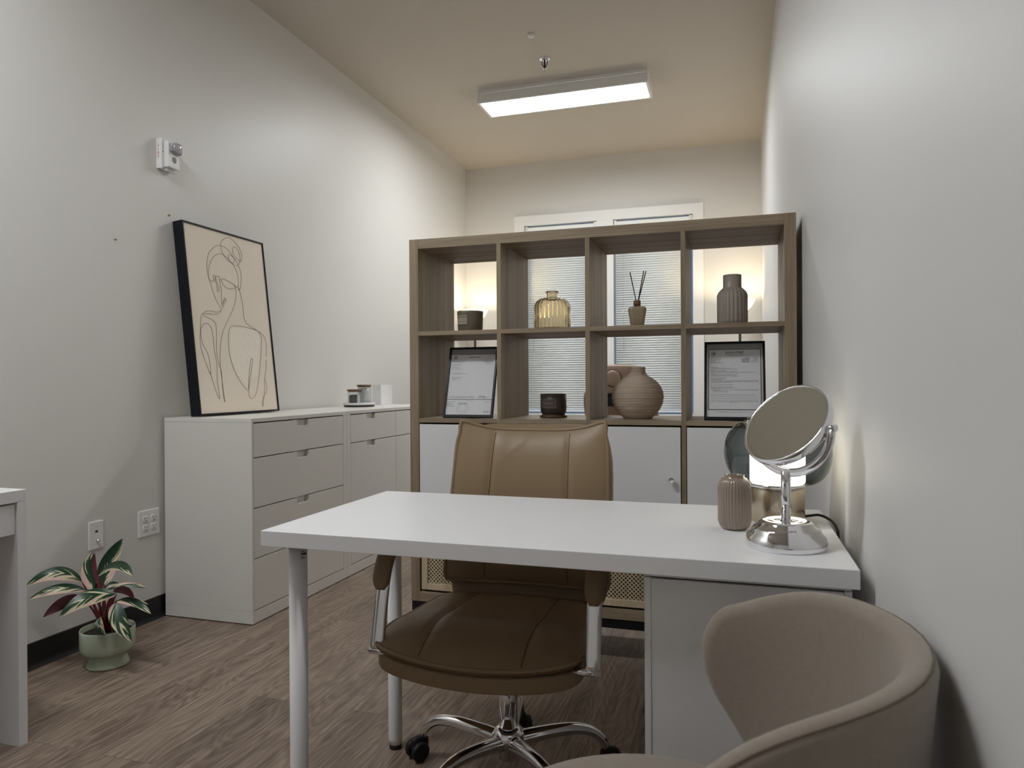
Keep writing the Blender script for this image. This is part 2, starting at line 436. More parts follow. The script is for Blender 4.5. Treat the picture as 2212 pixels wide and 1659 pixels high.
# back wall with two window openings
W1 = (-1.905, -1.208); W2 = (-1.055, -0.348); WZ0, WZ1 = 0.762, 2.545
bw = MB()
bw.box(XL, W1[0], YB, YB + 0.14, 0, H); bw.box(W1[1], W2[0], YB, YB + 0.14, WZ0, WZ1); bw.box(W2[1], XR, YB, YB + 0.14, 0, H)
bw.box(W1[0], W2[1], YB, YB + 0.14, 0, WZ0); bw.box(W1[0], W2[1], YB, YB + 0.14, WZ1, H)
struct(bw, 'wall_back', M_WALL)
def baseboard(name, mb): return struct(mb, name, M_BASE)
bl = [(XL, 0), (XL + 0.016, 0), (XL + 0.012, 0.004), (XL + 0.006, 0.012), (XL + 0.004, 0.02), (XL + 0.004, 0.095), (XL, 0.098)]
baseboard('baseboard_left', MB().prism(bl, 'Y', YF, YB))
baseboard('baseboard_right', MB().prism([(2 * XL - x + (XR - XL), z) if False else (XR - (x - XL), z) for x, z in bl], 'Y', YF, YB))
baseboard('baseboard_back', MB().box(XL + 0.017, XR - 0.017, YB - 0.006, YB, 0, 0.098))
baseboard('baseboard_front', MB().box(XL + 0.017, XR - 0.017, YF, YF + 0.006, 0, 0.098))
# casing round the pair of windows
cs = MB()
cs.box(-2.003, W1[0], YB - 0.018, YB, WZ0 - 0.095, 2.638)
cs.box(W1[1], W2[0], YB - 0.018, YB, WZ0, WZ1)
cs.box(W2[1], -0.256, YB - 0.018, YB, WZ0 - 0.095, 2.638)
cs.box(W1[0], W2[1], YB - 0.018, YB, WZ1, 2.638)
cs.box(W1[0], W2[1], YB - 0.018, YB, WZ0 - 0.095, WZ0)
struct(cs, 'trim_1', M_TRIM, bevel=0.002)
for i, (x0, x1) in enumerate((W1, W2)):
    w = MB(); t = 0.010
    w.box(x0, x0 + t, YB + 0.09, YB + 0.13, WZ0, WZ1); w.box(x1 - t, x1, YB + 0.09, YB + 0.13, WZ0, WZ1)
    w.box(x0 + t, x1 - t, YB + 0.09, YB + 0.13, WZ1 - t, WZ1); w.box(x0 + t, x1 - t, YB + 0.09, YB + 0.13, WZ0, WZ0 + t)
    w.box(x0 + t, x1 - t, YB + 0.095, YB + 0.125, 1.64, 1.67)
    wo = struct(w, 'window_%d' % (i + 1), M_TRIM)
    MB().box(x0 + t, x1 - t, YB + 0.108, YB + 0.112, WZ0 + t, WZ1 - t).build('window_pane', M_GLASS, wo)
    # blind inside the opening
    bx0, bx1 = x0 + 0.016, x1 - 0.021
    side = ('left', 'right')[i]
    bt = thing('venetian_blind', 'white slatted venetian blind closed in the %s-hand window' % side, 'blind', ((bx0 + bx1) / 2, YB + 0.03, WZ1), group='window blinds')
    hw = (bx1 - bx0) / 2
    hr = MB(); hr.box(-hw, hw, -0.02, 0.02, -0.052, -0.014)
    hr.build('headrail', M_BLIND, bt, bevel=0.006)
    MB().box(-hw - 0.012, -hw + 0.012, -0.026, 0.022, -0.055, -0.004).build('bracket', M_PLASTICW, bt, bevel=0.002)
    MB().box(hw - 0.012, hw + 0.018, -0.026, 0.022, -0.055, -0.004).build('bracket', M_PLASTICW, bt, bevel=0.002)
    sl = MB(); ang = math.radians(-64); ca, sa = math.cos(ang), math.sin(ang); hgt = WZ1 - WZ0
    z = -0.066
    while z > -(hgt - 0.045):
        cr = []
        for k in (-1, 0, 1):
            u = k * 0.0128; bow = 0.0016 * (1 - k * k)
            # room-side edge up, outer edge down
            cr.append((u * ca - bow * sa * 1, -u * sa - bow * ca * -1))
        for (y0_, z0_), (y1_, z1_) in zip(cr[:-1], cr[1:]):
            sl.add([(-hw, y0_, z + z0_), (hw, y0_, z + z0_), (hw, y1_, z + z1_), (-hw, y1_, z + z1_)], [(0, 1, 2, 3)], True)
        z -= 0.0211
    so = sl.build('slats', M_BLIND, bt, solid=0.0006, fixn=False); so['kind'] = 'stuff'
    MB().box(-hw, hw, -0.012, 0.012, -(hgt - 0.017), -(hgt - 0.034)).build('bottom_rail', M_BLIND, bt, bevel=0.002)
    for cx in (-hw * 0.55, hw * 0.72):
        MB().box(cx - 0.0012, cx + 0.0012, -0.0145, -0.0135, -(hgt - 0.03), -0.05).build('ladder_cord', M_TRIM, bt)
    MB().tube([(-hw + 0.07, -0.03, -0.05), (-hw + 0.07, -0.03, -1.2)], 0.004, 8).build('tilt_wand', M_GLASS, bt)

# ------------------------------------------------------------------ ceiling fixtures
def ceiling_light(cx, cy, label):
    t = thing('ceiling_light', label, 'ceiling light', (cx, cy, H), 0, 'surface-mounted LED ceiling lights')
    L_, W_, D_ = 0.60, 0.145, 0.09
    h = MB(); h.box(-L_, L_, -W_, W_, -0.022, 0)
    h.build('mounting_tray', M_PLASTICW, t)
    h = MB(); h.box(-L_ - .003, L_ + .003, -W_ - .003, -W_ + 0.017, -D_, -0.024); h.box(-L_ - .003, L_ + .003, W_ - 0.017, W_ + .003, -D_, -0.024)
    h.box(-L_ - .003, -L_ + 0.017, -W_ + 0.017, W_ - 0.017, -D_, -0.024); h.box(L_ - 0.017, L_ + .003, -W_ + 0.017, W_ - 0.017, -D_, -0.024)
    h.build('housing', M_PLASTICW, t, bevel=0.002)
    MB().box(-L_ + 0.017, L_ - 0.017, -W_ + 0.017, W_ - 0.017, -D_ + 0.006, -D_ + 0.012).build('diffuser', M_PANEL, t)
    return t
ceiling_light(-1.142, 4.938, 'long white LED ceiling light glowing above the shelf unit')
ceiling_light(-1.75, 0.90, 'white LED ceiling light in the near half of the room, before the desk')
t = thing('fire_sprinkler', 'chrome fire sprinkler hanging from the ceiling beside the light', 'sprinkler', (-1.158, 4.455, H))
MB().lathe([(0.0, -0.012), (0.018, -0.012), (0.034, -0.006), (0.040, 0), (0.0, 0)], seg=32).build('escutcheon', M_CHROME, t)
MB().lathe([(0.0, -0.062), (0.006, -0.062), (0.006, -0.01), (0, -0.01)], seg=12).build('stem', M_BLACK, t)
d = MB().lathe([(0.0, -0.070), (0.016, -0.068), (0.016, -0.065), (0.0, -0.064)], seg=16)
d.build('deflector', M_CHROME, t)
d = MB(); d.tube([(-0.018, 0, -0.012), (-0.016, 0, -0.035), (0, 0, -0.058)], 0.003, 8); d.tube([(0.018, 0, -0.012), (0.016, 0, -0.035), (0, 0, -0.058)], 0.003, 8)
d.build('frame_arms', M_BLACK, t)
tag(MB().lathe([(0.0, -0.018), (0.014, -0.017), (0.020, -0.012), (0.022, 0), (0, 0)], -1.153, 4.115, H, 32).build('smoke_sensor', M_PLASTICW),
    'small round white sensor on the ceiling, nearer than the sprinkler', 'sensor')

# ------------------------------------------------------------------ left wall fittings
t = thing('fire_alarm', 'white fire alarm with clear strobe and red FIRE lettering on the wall', 'fire alarm', (XL, 2.69, 2.105))
MB().box(-0.001, 0.012, -0.074, 0.004, -0.066, 0.066).build('back_plate', M_PLASTICW, t, bevel=0.002)
MB().prism([(0.0, -0.078), (0.024, -0.078), (0.0285, -0.074), (0.0285, -0.0625), (0.0, -0.0625)], 'Z', -0.066, 0.070).build('side_cover', M_PLASTICW, t, bevel=0.002)
MB().box(0.012, 0.053, -0.0605, 0.008, -0.058, 0.062).build('sounder_body', M_PLASTICW, t, bevel=0.003)
MB().box(0.010, 0.032, -0.050, 0.010, -0.070, -0.0585).build('lower_lip', M_PLASTICW, t, bevel=0.002)
ln = MB(); ln.rbox((0.058, -0.024, 0.032), (0.013, 0.031, 0.026), 7, 10, deform=lambda x, y, z, Q: (x, y, z * (1.0 if y > -0.01 else 0.8))); ln.build('strobe_lens', M_STROBE, t)
MB().box(0.0535, 0.0625, -0.048, 0.002, 0.036, 0.052).build('strobe_reflector', M_CHROME, t)
MB().tube([(0.064, -0.046, 0.024), (0.064, 0.0, 0.024)], 0.004, 10).build('flash_tube', M_CHROME, t)
gr = MB()
for k in range(-3, 4):
    y = k * 0.0038; hh = math.sqrt(max(0.0145 ** 2 - y * y, 0)); gr.box(0.0528, 0.0540, -0.026 + y - 0.0011, -0.026 + y + 0.0011, -0.020 - hh, -0.020 + hh)
gr.build('speaker_grille', M_GRILLE, t)
tx = MB()
for k, ch in enumerate('FIRE'):
    w_ = {'F': 0.007, 'I': 0.003, 'R': 0.008, 'E': 0.007}[ch]
    put_text(tx, ch, 0.0165, lambda x, y, k=k, w_=w_: (0.0125 - w_ / 2 + x * 0.9, -0.0784, 0.030 - k * 0.0160 + y), 'LEFT', 0.00015)
tx.build('fire_lettering', M_RED, t)
MB().box(0.0280, 0.0290, -0.070, -0.066, 0.008, 0.013).build('keyhole', M_SLOT, t)

def wall_plate(y0, y1, z0, z1): 
    return MB().box(-0.001, 0.0062, y0, y1, z0, z1)
t = thing('phone_jack_plate', 'narrow white wall plate with a phone jack and coax connector', 'wall plate', (XL, 2.276, 0.441))
wall_plate(-0.035, 0.035, -0.057, 0.057).build('plate', M_PLASTICW, t, bevel=0.003)
MB().prism([(-0.006, 0.020), (0.006, 0.020), (0.006, 0.014), (0.003, 0.011), (-0.003, 0.011), (-0.006, 0.014)], 'X', 0.0062, 0.0072).build('phone_jack', M_SLOT, t)
cx = MB().lathe([(0, 0), (0.0052, 0), (0.0052, 0.012), (0.002, 0.012), (0.002, 0.004), (0, 0.004)], seg=16)
o = cx.build('coax_connector', M_CHROME, t); o.rotation_euler = (0, PI / 2, 0); o.location = (0.0055, 0.002, -0.022)
t = thing('power_outlet', 'wide white wall plate with four power sockets beside the drawers', 'outlet', (XL, 2.552, 0.440))
wall_plate(-0.060, 0.060, -0.058, 0.058).build('plate', M_PLASTICW, t, bevel=0.003)
for yy in (-0.023, 0.023):
    for zz in (-0.0195, 0.0195):
        s_ = MB(); s_.rbox((0.0075, yy, zz), (0.0025, 0.0155, 0.0145), 3.5, 8); so = s_.build('socket', M_PLASTICW, t)
        q = MB(); q.box(0.0095, 0.0105, yy - 0.0072, yy - 0.0052, zz + 0.001, zz + 0.009); q.box(0.0095, 0.0105, yy + 0.0052, yy + 0.0070, zz + 0.002, zz + 0.008)
        q.prism([(yy + 0.0026 * math.cos(k * PI / 4), zz - 0.007 + 0.0026 * math.sin(k * PI / 4)) for k in range(8)], 'X', 0.0095, 0.0105)
        q.build('slots', M_SLOT, so)
for y, z, lb in ((2.685, 1.842, 'small brass screw in the wall just above the framed picture'), (2.384, 1.672, 'small brass screw in the wall left of the framed picture')):
    tag(MB().tube([(XL - 0.001, y, z), (XL + 0.006, y, z)], 0.0035, 10).build('wall_screw', M_BRASS), lb, 'screw', 'screws left in the wall')

# ------------------------------------------------------------------ drawer cabinets along the left wall
CX, CT = -2.014, 0.905
def drawer_front(y0, y1, z0, z1, notch_c=None):
    """front panel with a half-round grip cut out of its top edge"""
    nw, nd = 0.050, 0.030
    c_ = (y0 + y1) / 2 if notch_c is None else notch_c
    pts = [(y0, z0), (y1, z0), (y1, z1), (c_ + nw, z1)]
    for k in range(5):
        an = k / 4 * PI / 2; pts.append((c_ + nw - 0.012 + 0.012 * math.cos(an), z1 - nd + 0.012 - 0.012 * math.sin(an)))
    for k in range(5):
        an = PI / 2 + k / 4 * PI / 2; pts.append((c_ - nw + 0.012 + 0.012 * math.cos(an), z1 - nd + 0.012 - 0.012 * math.sin(an)))
    pts += [(c_ - nw, z1), (y0, z1)]
    return MB().prism(pts, 'X', CX - 0.018, CX)
def cabinet(name, label, ya, yb, sa, sb, cols, rows, grp, notch=None):
    t = thing(name, label, 'drawer cabinet', ((XL + CX) / 2, (ya + yb) / 2, 0), 0, grp)
    off = Vector(t.location)
    def put(mb, nm, m, par=t, **k):
        mb.v = [tuple(Vector(q) - off) for q in mb.v]; return mb.build(nm, m, par, **k)
    xb = XL + 0.018
    put(MB().box(xb, CX, ya, yb, CT - 0.018, CT), 'top_panel', M_CAB, bevel=0.001)
    put(MB().box(xb, CX, ya, ya + sa, 0.058, CT - 0.0185), 'side_panel', M_CAB, bevel=0.0008)
    put(MB().box(xb, CX, yb - sb, yb, 0.058, CT - 0.0185), 'side_panel', M_CAB, bevel=0.0008)
    put(MB().box(xb, CX, ya, yb, 0.004, 0.0575), 'plinth', M_CAB, bevel=0.001)
    put(MB().box(xb, xb + 0.006, ya + sa, yb - sb, 0.058, CT - 0.019), 'back_panel', M_CAB)
    put(MB().box(xb + 0.007, CX - 0.024, ya + sa + 0.003, yb - sb - 0.003, 0.06, CT - 0.03), 'carcass_interior', M_DARK)
    g = 0.0022
    for (c0, c1) in cols:
        for (z0, z1) in rows:
            d = put(drawer_front(c0 + g, c1 - g, z0 + g, z1 - g, notch), 'drawer', M_CAB, bevel=0.0008)
            # recessed grip plate behind the cut-out
            nc = (c0 + c1) / 2 if notch is None else notch
            gp = MB().box(CX - 0.024, CX - 0.0185, nc - 0.052, nc + 0.052, z1 - 0.040, z1 - 0.002)
            put(gp, 'grip_recess', M_CAB, d)
    return t
cabinet('drawer_cabinet', 'white four-drawer cabinet below the framed picture, beside the outlets', 2.6304, 3.4305, 0.012, 0.038,
        [(2.6424, 3.392)], [(0.731, 0.884), (0.509, 0.731), (0.287, 0.509), (0.060, 0.287)], 'white drawer cabinets along the left wall')
cabinet('drawer_cabinet', 'white cabinet with shallow top drawers under the jar tray, behind the shelf unit', 3.4315, 4.62, 0.038, 0.038,
        [(3.469, 4.019)], [(0.728, 0.884), (0.060, 0.728)], 'white drawer cabinets along the left wall', notch=3.70)
t2 = [o for o in COL.objects if o.name.startswith('drawer_cabinet')][-1]
for (z0, z1) in ((0.728, 0.884), (0.060, 0.728)):
    mb = drawer_front(4.019 + .0012, 4.582 - .0022, z0 + .0022, z1 - .0022, 4.33)
    mb.v = [tuple(Vector(q) - Vector(t2.location)) for q in mb.v]; mb.build('drawer', M_CAB, t2, bevel=0.0008)
# ------------------------------------------------------------------ framed line drawing leaning on the wall
PY0, PY1 = 2.705, 3.302
pb, ptp = Vector((-2.347, 0, 0.912)), Vector((-2.446, 0, 1.823))
tilt = math.atan2(ptp.x - pb.x, ptp.z - pb.z); PL = (ptp - pb).length; PT = 0.055
t = thing('framed_picture', 'tall framed one-line drawing of a woman seen from behind, in a black frame', 'picture', (pb.x, (PY0 + PY1) / 2, pb.z))
t.rotation_euler = (0, tilt, 0)
hw = (PY1 - PY0) / 2; fb = 0.008
f_ = MB(); f_.box(-PT, 0, -hw, -hw + fb, 0, PL); f_.box(-PT, 0, hw - fb, hw, 0, PL); f_.box(-PT, 0, -hw + fb, hw - fb, 0, fb); f_.box(-PT, 0, -hw + fb, hw - fb, PL - fb, PL)
f_.build('frame', M_NAVY, t, bevel=0.0015)
cv = MB().box(-0.012, -0.006, -hw + fb, hw - fb, fb, PL - fb).build('canvas', M_CANVAS, t)
src = np.array([(334, 140), (925, 300), (1045, 1535), (467, 1575)], float)
dst = np.array([(0, 1), (1, 1), (1, 0), (0, 0)], float)
A = []
for (x, y), (u, v) in zip(src, dst):
    A.append([x, y, 1, 0, 0, 0, -u * x, -u * y]); A.append([0, 0, 0, x, y, 1, -v * x, -v * y])
hm = np.append(np.linalg.solve(np.array(A), dst.reshape(-1)), 1).reshape(3, 3)
def onface(x, y, lift=-0.0052):
    q = hm @ np.array([x, y, 1.0]); u, v = q[0] / q[2], q[1] / q[2]
    return Vector((lift, -hw + fb + u * 2 * (hw - fb), fb + v * (PL - 2 * fb)))
strokes = [
    [(618, 300), (640, 265), (680, 254), (725, 285), (760, 335), (777, 385), (770, 430), (750, 420), (720, 388), (707, 345), (718, 322), (742, 335), (760, 380), (762, 430), (742, 462), (700, 442), (650, 400), (626, 350), (618, 300)],
    [(530, 565), (518, 500), (515, 440), (530, 372), (570, 325), (615, 312), (660, 332), (695, 370), (718, 415), (712, 442), (690, 430), (675, 395), (685, 378), (708, 397), (738, 435), (765, 500), (772, 560), (765, 632), (755, 645), (749, 620), (750, 560), (735, 500), (700, 440), (660, 398), (620, 375), (575, 390), (545, 430), (527, 500), (530, 560), (545, 575), (562, 583), (568, 565), (560, 540), (575, 538), (590, 590), (604, 620), (603, 655), (595, 655), (590, 610), (575, 570), (582, 545), (606, 548), (612, 585), (622, 650), (624, 740), (632, 770)],
    [(610, 575), (632, 562), (672, 577), (712, 602), (735, 620), (700, 635), (660, 628), (635, 600), (622, 570)],
    [(735, 620), (748, 625), (757, 642), (772, 700), (786, 780), (792, 850), (820, 900), (890, 945), (935, 980), (958, 1040), (959, 1100), (957, 1140)],
    [(530, 565), (545, 600), (554, 640), (575, 700), (600, 750), (625, 786), (642, 755), (660, 712), (646, 722), (634, 752)],
    [(652, 698), (640, 722), (630, 752)],
    [(715, 600), (733, 650), (725, 740), (690, 830), (640, 940), (615, 1050), (613, 1200), (628, 1330), (640, 1430), (647, 1480), (641, 1470), (630, 1380), (622, 1260), (598, 1180), (585, 1080), (585, 960), (577, 892), (540, 862), (495, 842), (490, 826), (520, 822), (565, 828), (605, 820), (622, 795), (590, 812), (540, 803), (495, 812), (470, 850), (465, 950), (464, 1050), (490, 1150), (520, 1230), (541, 1280), (536, 1200), (522, 1130), (482, 1050), (468, 970), (480, 915), (515, 895), (546, 930), (560, 1000), (570, 1100), (588, 1200), (590, 1320), (608, 1450), (597, 1445), (560, 1340), (537, 1260)],
    [(890, 945), (800, 920), (710, 912), (682, 940), (675, 1020), (688, 1150), (740, 1290), (808, 1386), (824, 1375), (828, 1280), (842, 1165), (856, 1165), (850, 1220), (832, 1340), (828, 1430), (850, 1455), (880, 1420), (905, 1280), (920, 1100), (922, 1000), (905, 960), (890, 945)],
    [(958, 1165), (956, 1240), (947, 1300), (960, 1350), (962, 1400), (942, 1430), (928, 1480), (932, 1517), (938, 1470), (944, 1400), (945, 1310)],
]
for st in strokes:
    P = [onface(x, y) for x, y in st]
    MB().tube(spline(P, 5), 0.0008, 6).build('drawn_line', M_INK, t)
ob = [onface(x, y, -0.0058) for x, y in [(700, 925), (800, 930), (890, 955), (912, 1000), (908, 1100), (895, 1280), (860, 1300), (842, 1180), (820, 1350), (745, 1280), (695, 1150), (685, 1020)]]
MB().add(ob, [tuple(range(len(ob)))]).build('gesso_patch', M_PLASTER, t)
MB().box(-PT + 0.004, -0.0125, -hw + fb, hw - fb, fb, PL - fb).build('backing_board', M_CANVAS, t)

# ------------------------------------------------------------------ jars on a round tray, white box
TX, TY = -2.315, 4.10
t = thing('round_tray', 'round white tray with dark wooden base on the drawer cabinet', 'tray', (TX, TY, CT))
MB().lathe([(0, 0), (0.094, 0), (0.097, 0.004), (0.097, 0.013), (0, 0.013)], seg=64).build('wooden_base', M_TRAYBASE, t)
MB().lathe([(0, 0.0131), (0.099, 0.0131), (0.102, 0.016), (0.102, 0.028), (0.098, 0.028), (0.097, 0.021), (0, 0.021)], seg=64).build('rim', M_PLASTICW, t)
def jar(x, y, r, h, lidr, label, content):
    z0 = CT + 0.0212
    t = thing('storage_jar', label, 'jar', (x, y, z0), 0, 'jars on the round tray')
    MB().lathe([(0, 0), (r, 0), (r, h), (r - 0.002, h), (r - 0.002, 0.004), (0, 0.004)], seg=40).build('glass_body', M_GLASS, t)
    MB().lathe([(0, h), (r - 0.003, h), (r - 0.003, h + 0.004), (lidr, h + 0.006), (lidr, h + 0.016), (0, h + 0.017)], seg=40).build('wooden_lid', M_JARLID, t)
    return t
ja = jar(TX + 0.010, TY + 0.046, 0.043, 0.105, 0.047, 'tall glass jar of white cotton with a dark wooden lid', 0)
MB().lathe([(0, 0.005), (0.0395, 0.005), (0.0405, 0.03), (0.040, 0.08), (0.038, 0.098), (0, 0.101)], seg=24).build('cotton', M_COTTON, ja)
jb = jar(TX - 0.003, TY - 0.050, 0.046, 0.076, 0.049, 'short glass jar holding a dark packet with a wooden lid', 0)
pk = MB(); pk.rbox((-0.008, 0, 0.031), (0.022, 0.026, 0.027), 8, 6); pk.build('packet', M_PACK, jb)
pk = MB(); pk.box(0.018, 0.024, -0.006, 0.022, 0.005, 0.058); pk.build('white_card', M_PAPER, jb)
# streaky white carton
t = thing('white_carton', 'small streaky white carton standing right of the jar tray', 'box', (-2.385, 4.555, CT))
MB().box(-0.032, 0.032, -0.085, 0.085, 0, 0.140).build('carton_body', M_MARBLE, t, bevel=0.002)

# ------------------------------------------------------------------ cube shelf unit
KX, KY, KD = -1.2635, 2.6498, 0.39
t = thing('cube_shelf', 'large oak-effect cube shelf dividing the room, four columns wide', 'shelf unit', (KX + 0.735, KY, 0))
off = Vector(t.location)
SHELF = t
def put(mb, nm, m, par=None, **k):
    mb.v = [tuple(Vector(q) - off) for q in mb.v]; return mb.build(nm, m, par or SHELF, **k)
KR = KX + 1.47
put(MB().box(KX, KX + 0.039, KY, KY + KD, 0.17, 1.64), 'side_panel', M_WOODV, bevel=0.0006)
put(MB().box(KR - 0.039, KR, KY, KY + KD, 0.17, 1.64), 'side_panel', M_WOODV, bevel=0.0006)
put(MB().box(KX + 0.0393, KR - 0.0393, KY, KY + KD, 1.601, 1.6395), 'top_panel', M_WOODX, bevel=0.0006)
put(MB().box(KX + 0.0393, KR - 0.0393, KY, KY + KD, 0.1705, 0.209), 'bottom_panel', M_WOODX, bevel=0.0006)
cw, dt = 0.33525, 0.017
cells = []
x = KX + 0.039
for k in range(4):
    cells.append((x, x + cw)); x += cw
    if k < 3:
        put(MB().box(x, x + dt, KY + 0.001, KY + KD, 0.2092, 1.6008), 'divider', M_WOODV, bevel=0.0005); x += dt
rows = [0.209, 0.544, 0.896, 1.248]
for z in rows[1:]:
    for (c0, c1) in cells:
        put(MB().box(c0 + 0.0002, c1 - 0.0002, KY + 0.001, KY + KD, z, z + dt), 'shelf_board', M_WOODX, bevel=0.0005)
for k, (c0, c1) in enumerate(cells):
    # white doors in the third row
    z0, z1 = 0.561, 0.896; g = 0.0035
    put(MB().box(c0 + 0.006, c1 - 0.006, KY + 0.021, KY + KD - 0.01, z0 + 0.004, z1 - 0.004), 'insert_box', M_DARK)
    d = put(MB().box(c0 + 0.0025, c1 - g, KY + 0.001, KY + 0.017, z0 + 0.002, z1 - 0.007), 'door', M_WHITE, bevel=0.001)
    kn = MB().lathe([(0, 0), (0.005, 0), (0.005, 0.012), (0.011, 0.016), (0.0118, 0.026), (0.0095, 0.027), (0.0085, 0.020), (0, 0.019)], seg=28)
    ko = kn.build('knob', M_PLASTICW, d); ko.rotation_euler = (PI / 2, 0, 0)
    ko.location = Vector((c1 - 0.036, KY + 0.001, 0.700)) - off
    # lattice doors in the bottom row
    z0, z1 = 0.209, 0.544
    put(MB().box(c0 + 0.004, c1 - 0.004, KY + 0.032, KY + KD - 0.01, z0 + 0.004, z1 - 0.004), 'insert_box', M_DARK)
    fx0, fx1, fz0, fz1 = c0 + 0.006, c1 - 0.006, z0 + 0.009, z1 - 0.006; sw_ = 0.026
    fr = MB()
    fr.box(fx0, fx0 + sw_, KY + 0.004, KY + 0.022, fz0, fz1); fr.box(fx1 - sw_, fx1, KY + 0.004, KY + 0.022, fz0, fz1)
    fr.box(fx0 + sw_, fx1 - sw_, KY + 0.004, KY + 0.022, fz0, fz0 + sw_); fr.box(fx0 + sw_, fx1 - sw_, KY + 0.004, KY + 0.022, fz1 - sw_, fz1)
    dr = put(fr, 'lattice_door', M_LATT, bevel=0.0012)
    lx0, lx1, lz0, lz1 = fx0 + sw_ - 0.002, fx1 - sw_ + 0.002, fz0 + sw_ - 0.002, fz1 - sw_ + 0.002
    la = MB(); w, h_ = lx1 - lx0, lz1 - lz0; p_ = 0.0156; bwid = 0.0030
    for sg, yy in ((1, KY + 0.011), (-1, KY + 0.013)):
        n_ = int((w + h_) / p_) + 1
        for q in range(1, n_):
            s_ = q * p_
            # line x + z = s (or mirrored)
            xa, za = (s_, 0) if s_ <= w else (w, s_ - w)
            xb, zb = (0, s_) if s_ <= h_ else (s_ - h_, h_)
            if sg < 0: xa, xb = w - xa, w - xb
            L_ = math.hypot(xb - xa, zb - za)
            if L_ < 0.006: continue
            dx, dz = (xb - xa) / L_, (zb - za) / L_; nx, nz = -dz * bwid, dx * bwid
            v = []
            for y_ in (yy - 0.0013, yy + 0.0013):
                for X_, Z_ in ((xa + nx, za + nz), (xa - nx, za - nz), (xb - nx, zb - nz), (xb + nx, zb + nz)):
                    v.append((lx0 + min(max(X_, 0), w), y_, lz0 + min(max(Z_, 0), h_)))
            la.add(v, [(0, 1, 2, 3), (7, 6, 5, 4), (0, 4, 5, 1), (1, 5, 6, 2), (2, 6, 7, 3), (3, 7, 4, 0)])
    put(la, 'lattice', M_LATT, dr, fixn=False)
uf = MB()
for yy in (KY + 0.004, KY + KD - 0.029):
    uf.box(KX + 0.002, KR - 0.002, yy, yy + 0.025, 0.135, 0.1698)
    uf.box(KX + 0.002, KX + 0.052, yy, yy + 0.025, 0.0, 0.135); uf.box(KR - 0.052, KR - 0.002, yy, yy + 0.025, 0.0, 0.135)
uf.box(KX + 0.002, KX + 0.03, KY + 0.029, KY + KD - 0.029, 0.135, 0.1698); uf.box(KR - 0.03, KR - 0.002, KY + 0.029, KY + KD - 0.029, 0.135, 0.1698)
put(uf, 'underframe', M_BLACK)
S1, S2 = 1.2652, 0.9132      # shelf surfaces

def wrap(mb, txt, size, r, cx, cy, z, th0, align='CENTER', bold=0.0):
    def fn(x, y):
        th = th0 + x / r; return (cx + r * math.sin(th), cy - r * math.cos(th), z + y)
    put_text(mb, txt, size, fn, align, bold)
def patch(mb, r, th0, th1, z0, z1, n=10):
    v = []
    for i in range(n + 1):
        th = th0 + (th1 - th0) * i / n
        v += [(r * math.sin(th), -r * math.cos(th), z0), (r * math.sin(th), -r * math.cos(th), z1)]
    mb.add(v, [(2 * i, 2 * i + 2, 2 * i + 3, 2 * i + 1) for i in range(n)], True)
# candle, upper left
t = thing('candle', 'olive-grey glass candle in the top left compartment', 'candle', (-1.034, 2.742, S1), 0, 'jar candles on the shelf')
r = 0.0535
MB().lathe([(0, 0), (r - 0.006, 0), (r - 0.003, 0.004), (r, 0.075), (r, 0.083), (r - 0.003, 0.083), (r - 0.003, 0.060), (0, 0.060)], seg=56).build('glass', M_CANDLE1, t)
lb = MB(); patch(lb, r + 0.0004, -0.95, 0.14, 0.026, 0.066); lb.build('paper_label', M_LABEL1, t)
tx = MB(); wrap(tx, 'ARO×FOO', 0.0118, r + 0.0008, 0, 0, 0.053, -0.42); wrap(tx, 'NATURAL', 0.004, r + 0.0008, 0, 0, 0.043, -0.2); wrap(tx, 'WAX CANDLE', 0.005, r + 0.0008, 0, 0, 0.036, -0.25)
patch(tx, r + 0.0008, -0.95, 0.14, 0.0655, 0.0663); patch(tx, r + 0.0008, -0.95, 0.14, 0.0262, 0.0270); patch(tx, r + 0.0008, 0.13, 0.142, 0.026, 0.066, 2)
tx.build('printed_lettering', M_CANDLE2, t)
# dark candle on its lid, lower row
t = thing('candle', 'dark brown candle standing on its wooden lid in a lower compartment', 'candle', (-0.703, 2.815, S2), 0, 'jar candles on the shelf')
r = 0.053
MB().lathe([(0, 0), (0.053, 0), (0.0555, 0.002), (0.0555, 0.008), (0.047, 0.009), (0.047, 0.014), (0, 0.014)], seg=48).build('wooden_lid', M_COASTER, t)
MB().lathe([(0, 0.0142), (0.045, 0.0142), (0.051, 0.020), (r, 0.04), (r, 0.097), (r - 0.003, 0.097), (r - 0.003, 0.075), (0, 0.075)], seg=56).build('glass', M_CANDLE2, t)
lb = MB(); patch(lb, r + 0.0006, -0.92, 0.40, 0.040, 0.076); lb.build('paper_label', M_LABEL2, t)
tx = MB(); wrap(tx, 'PINEWOOD SPICE', 0.0060, r + 0.0012, 0, 0, 0.056, -0.24, bold=0.0001)
patch(tx, r + 0.0010, -0.92, 0.40, 0.0752, 0.0764); patch(tx, r + 0.0010, -0.92, 0.40, 0.0396, 0.0408)
patch(tx, r + 0.0010, -0.92, -0.90, 0.040, 0.076, 2); patch(tx, r + 0.0010, 0.38, 0.40, 0.040, 0.076, 2)
tx.build('printed_lettering', M_LABEL2T, t)
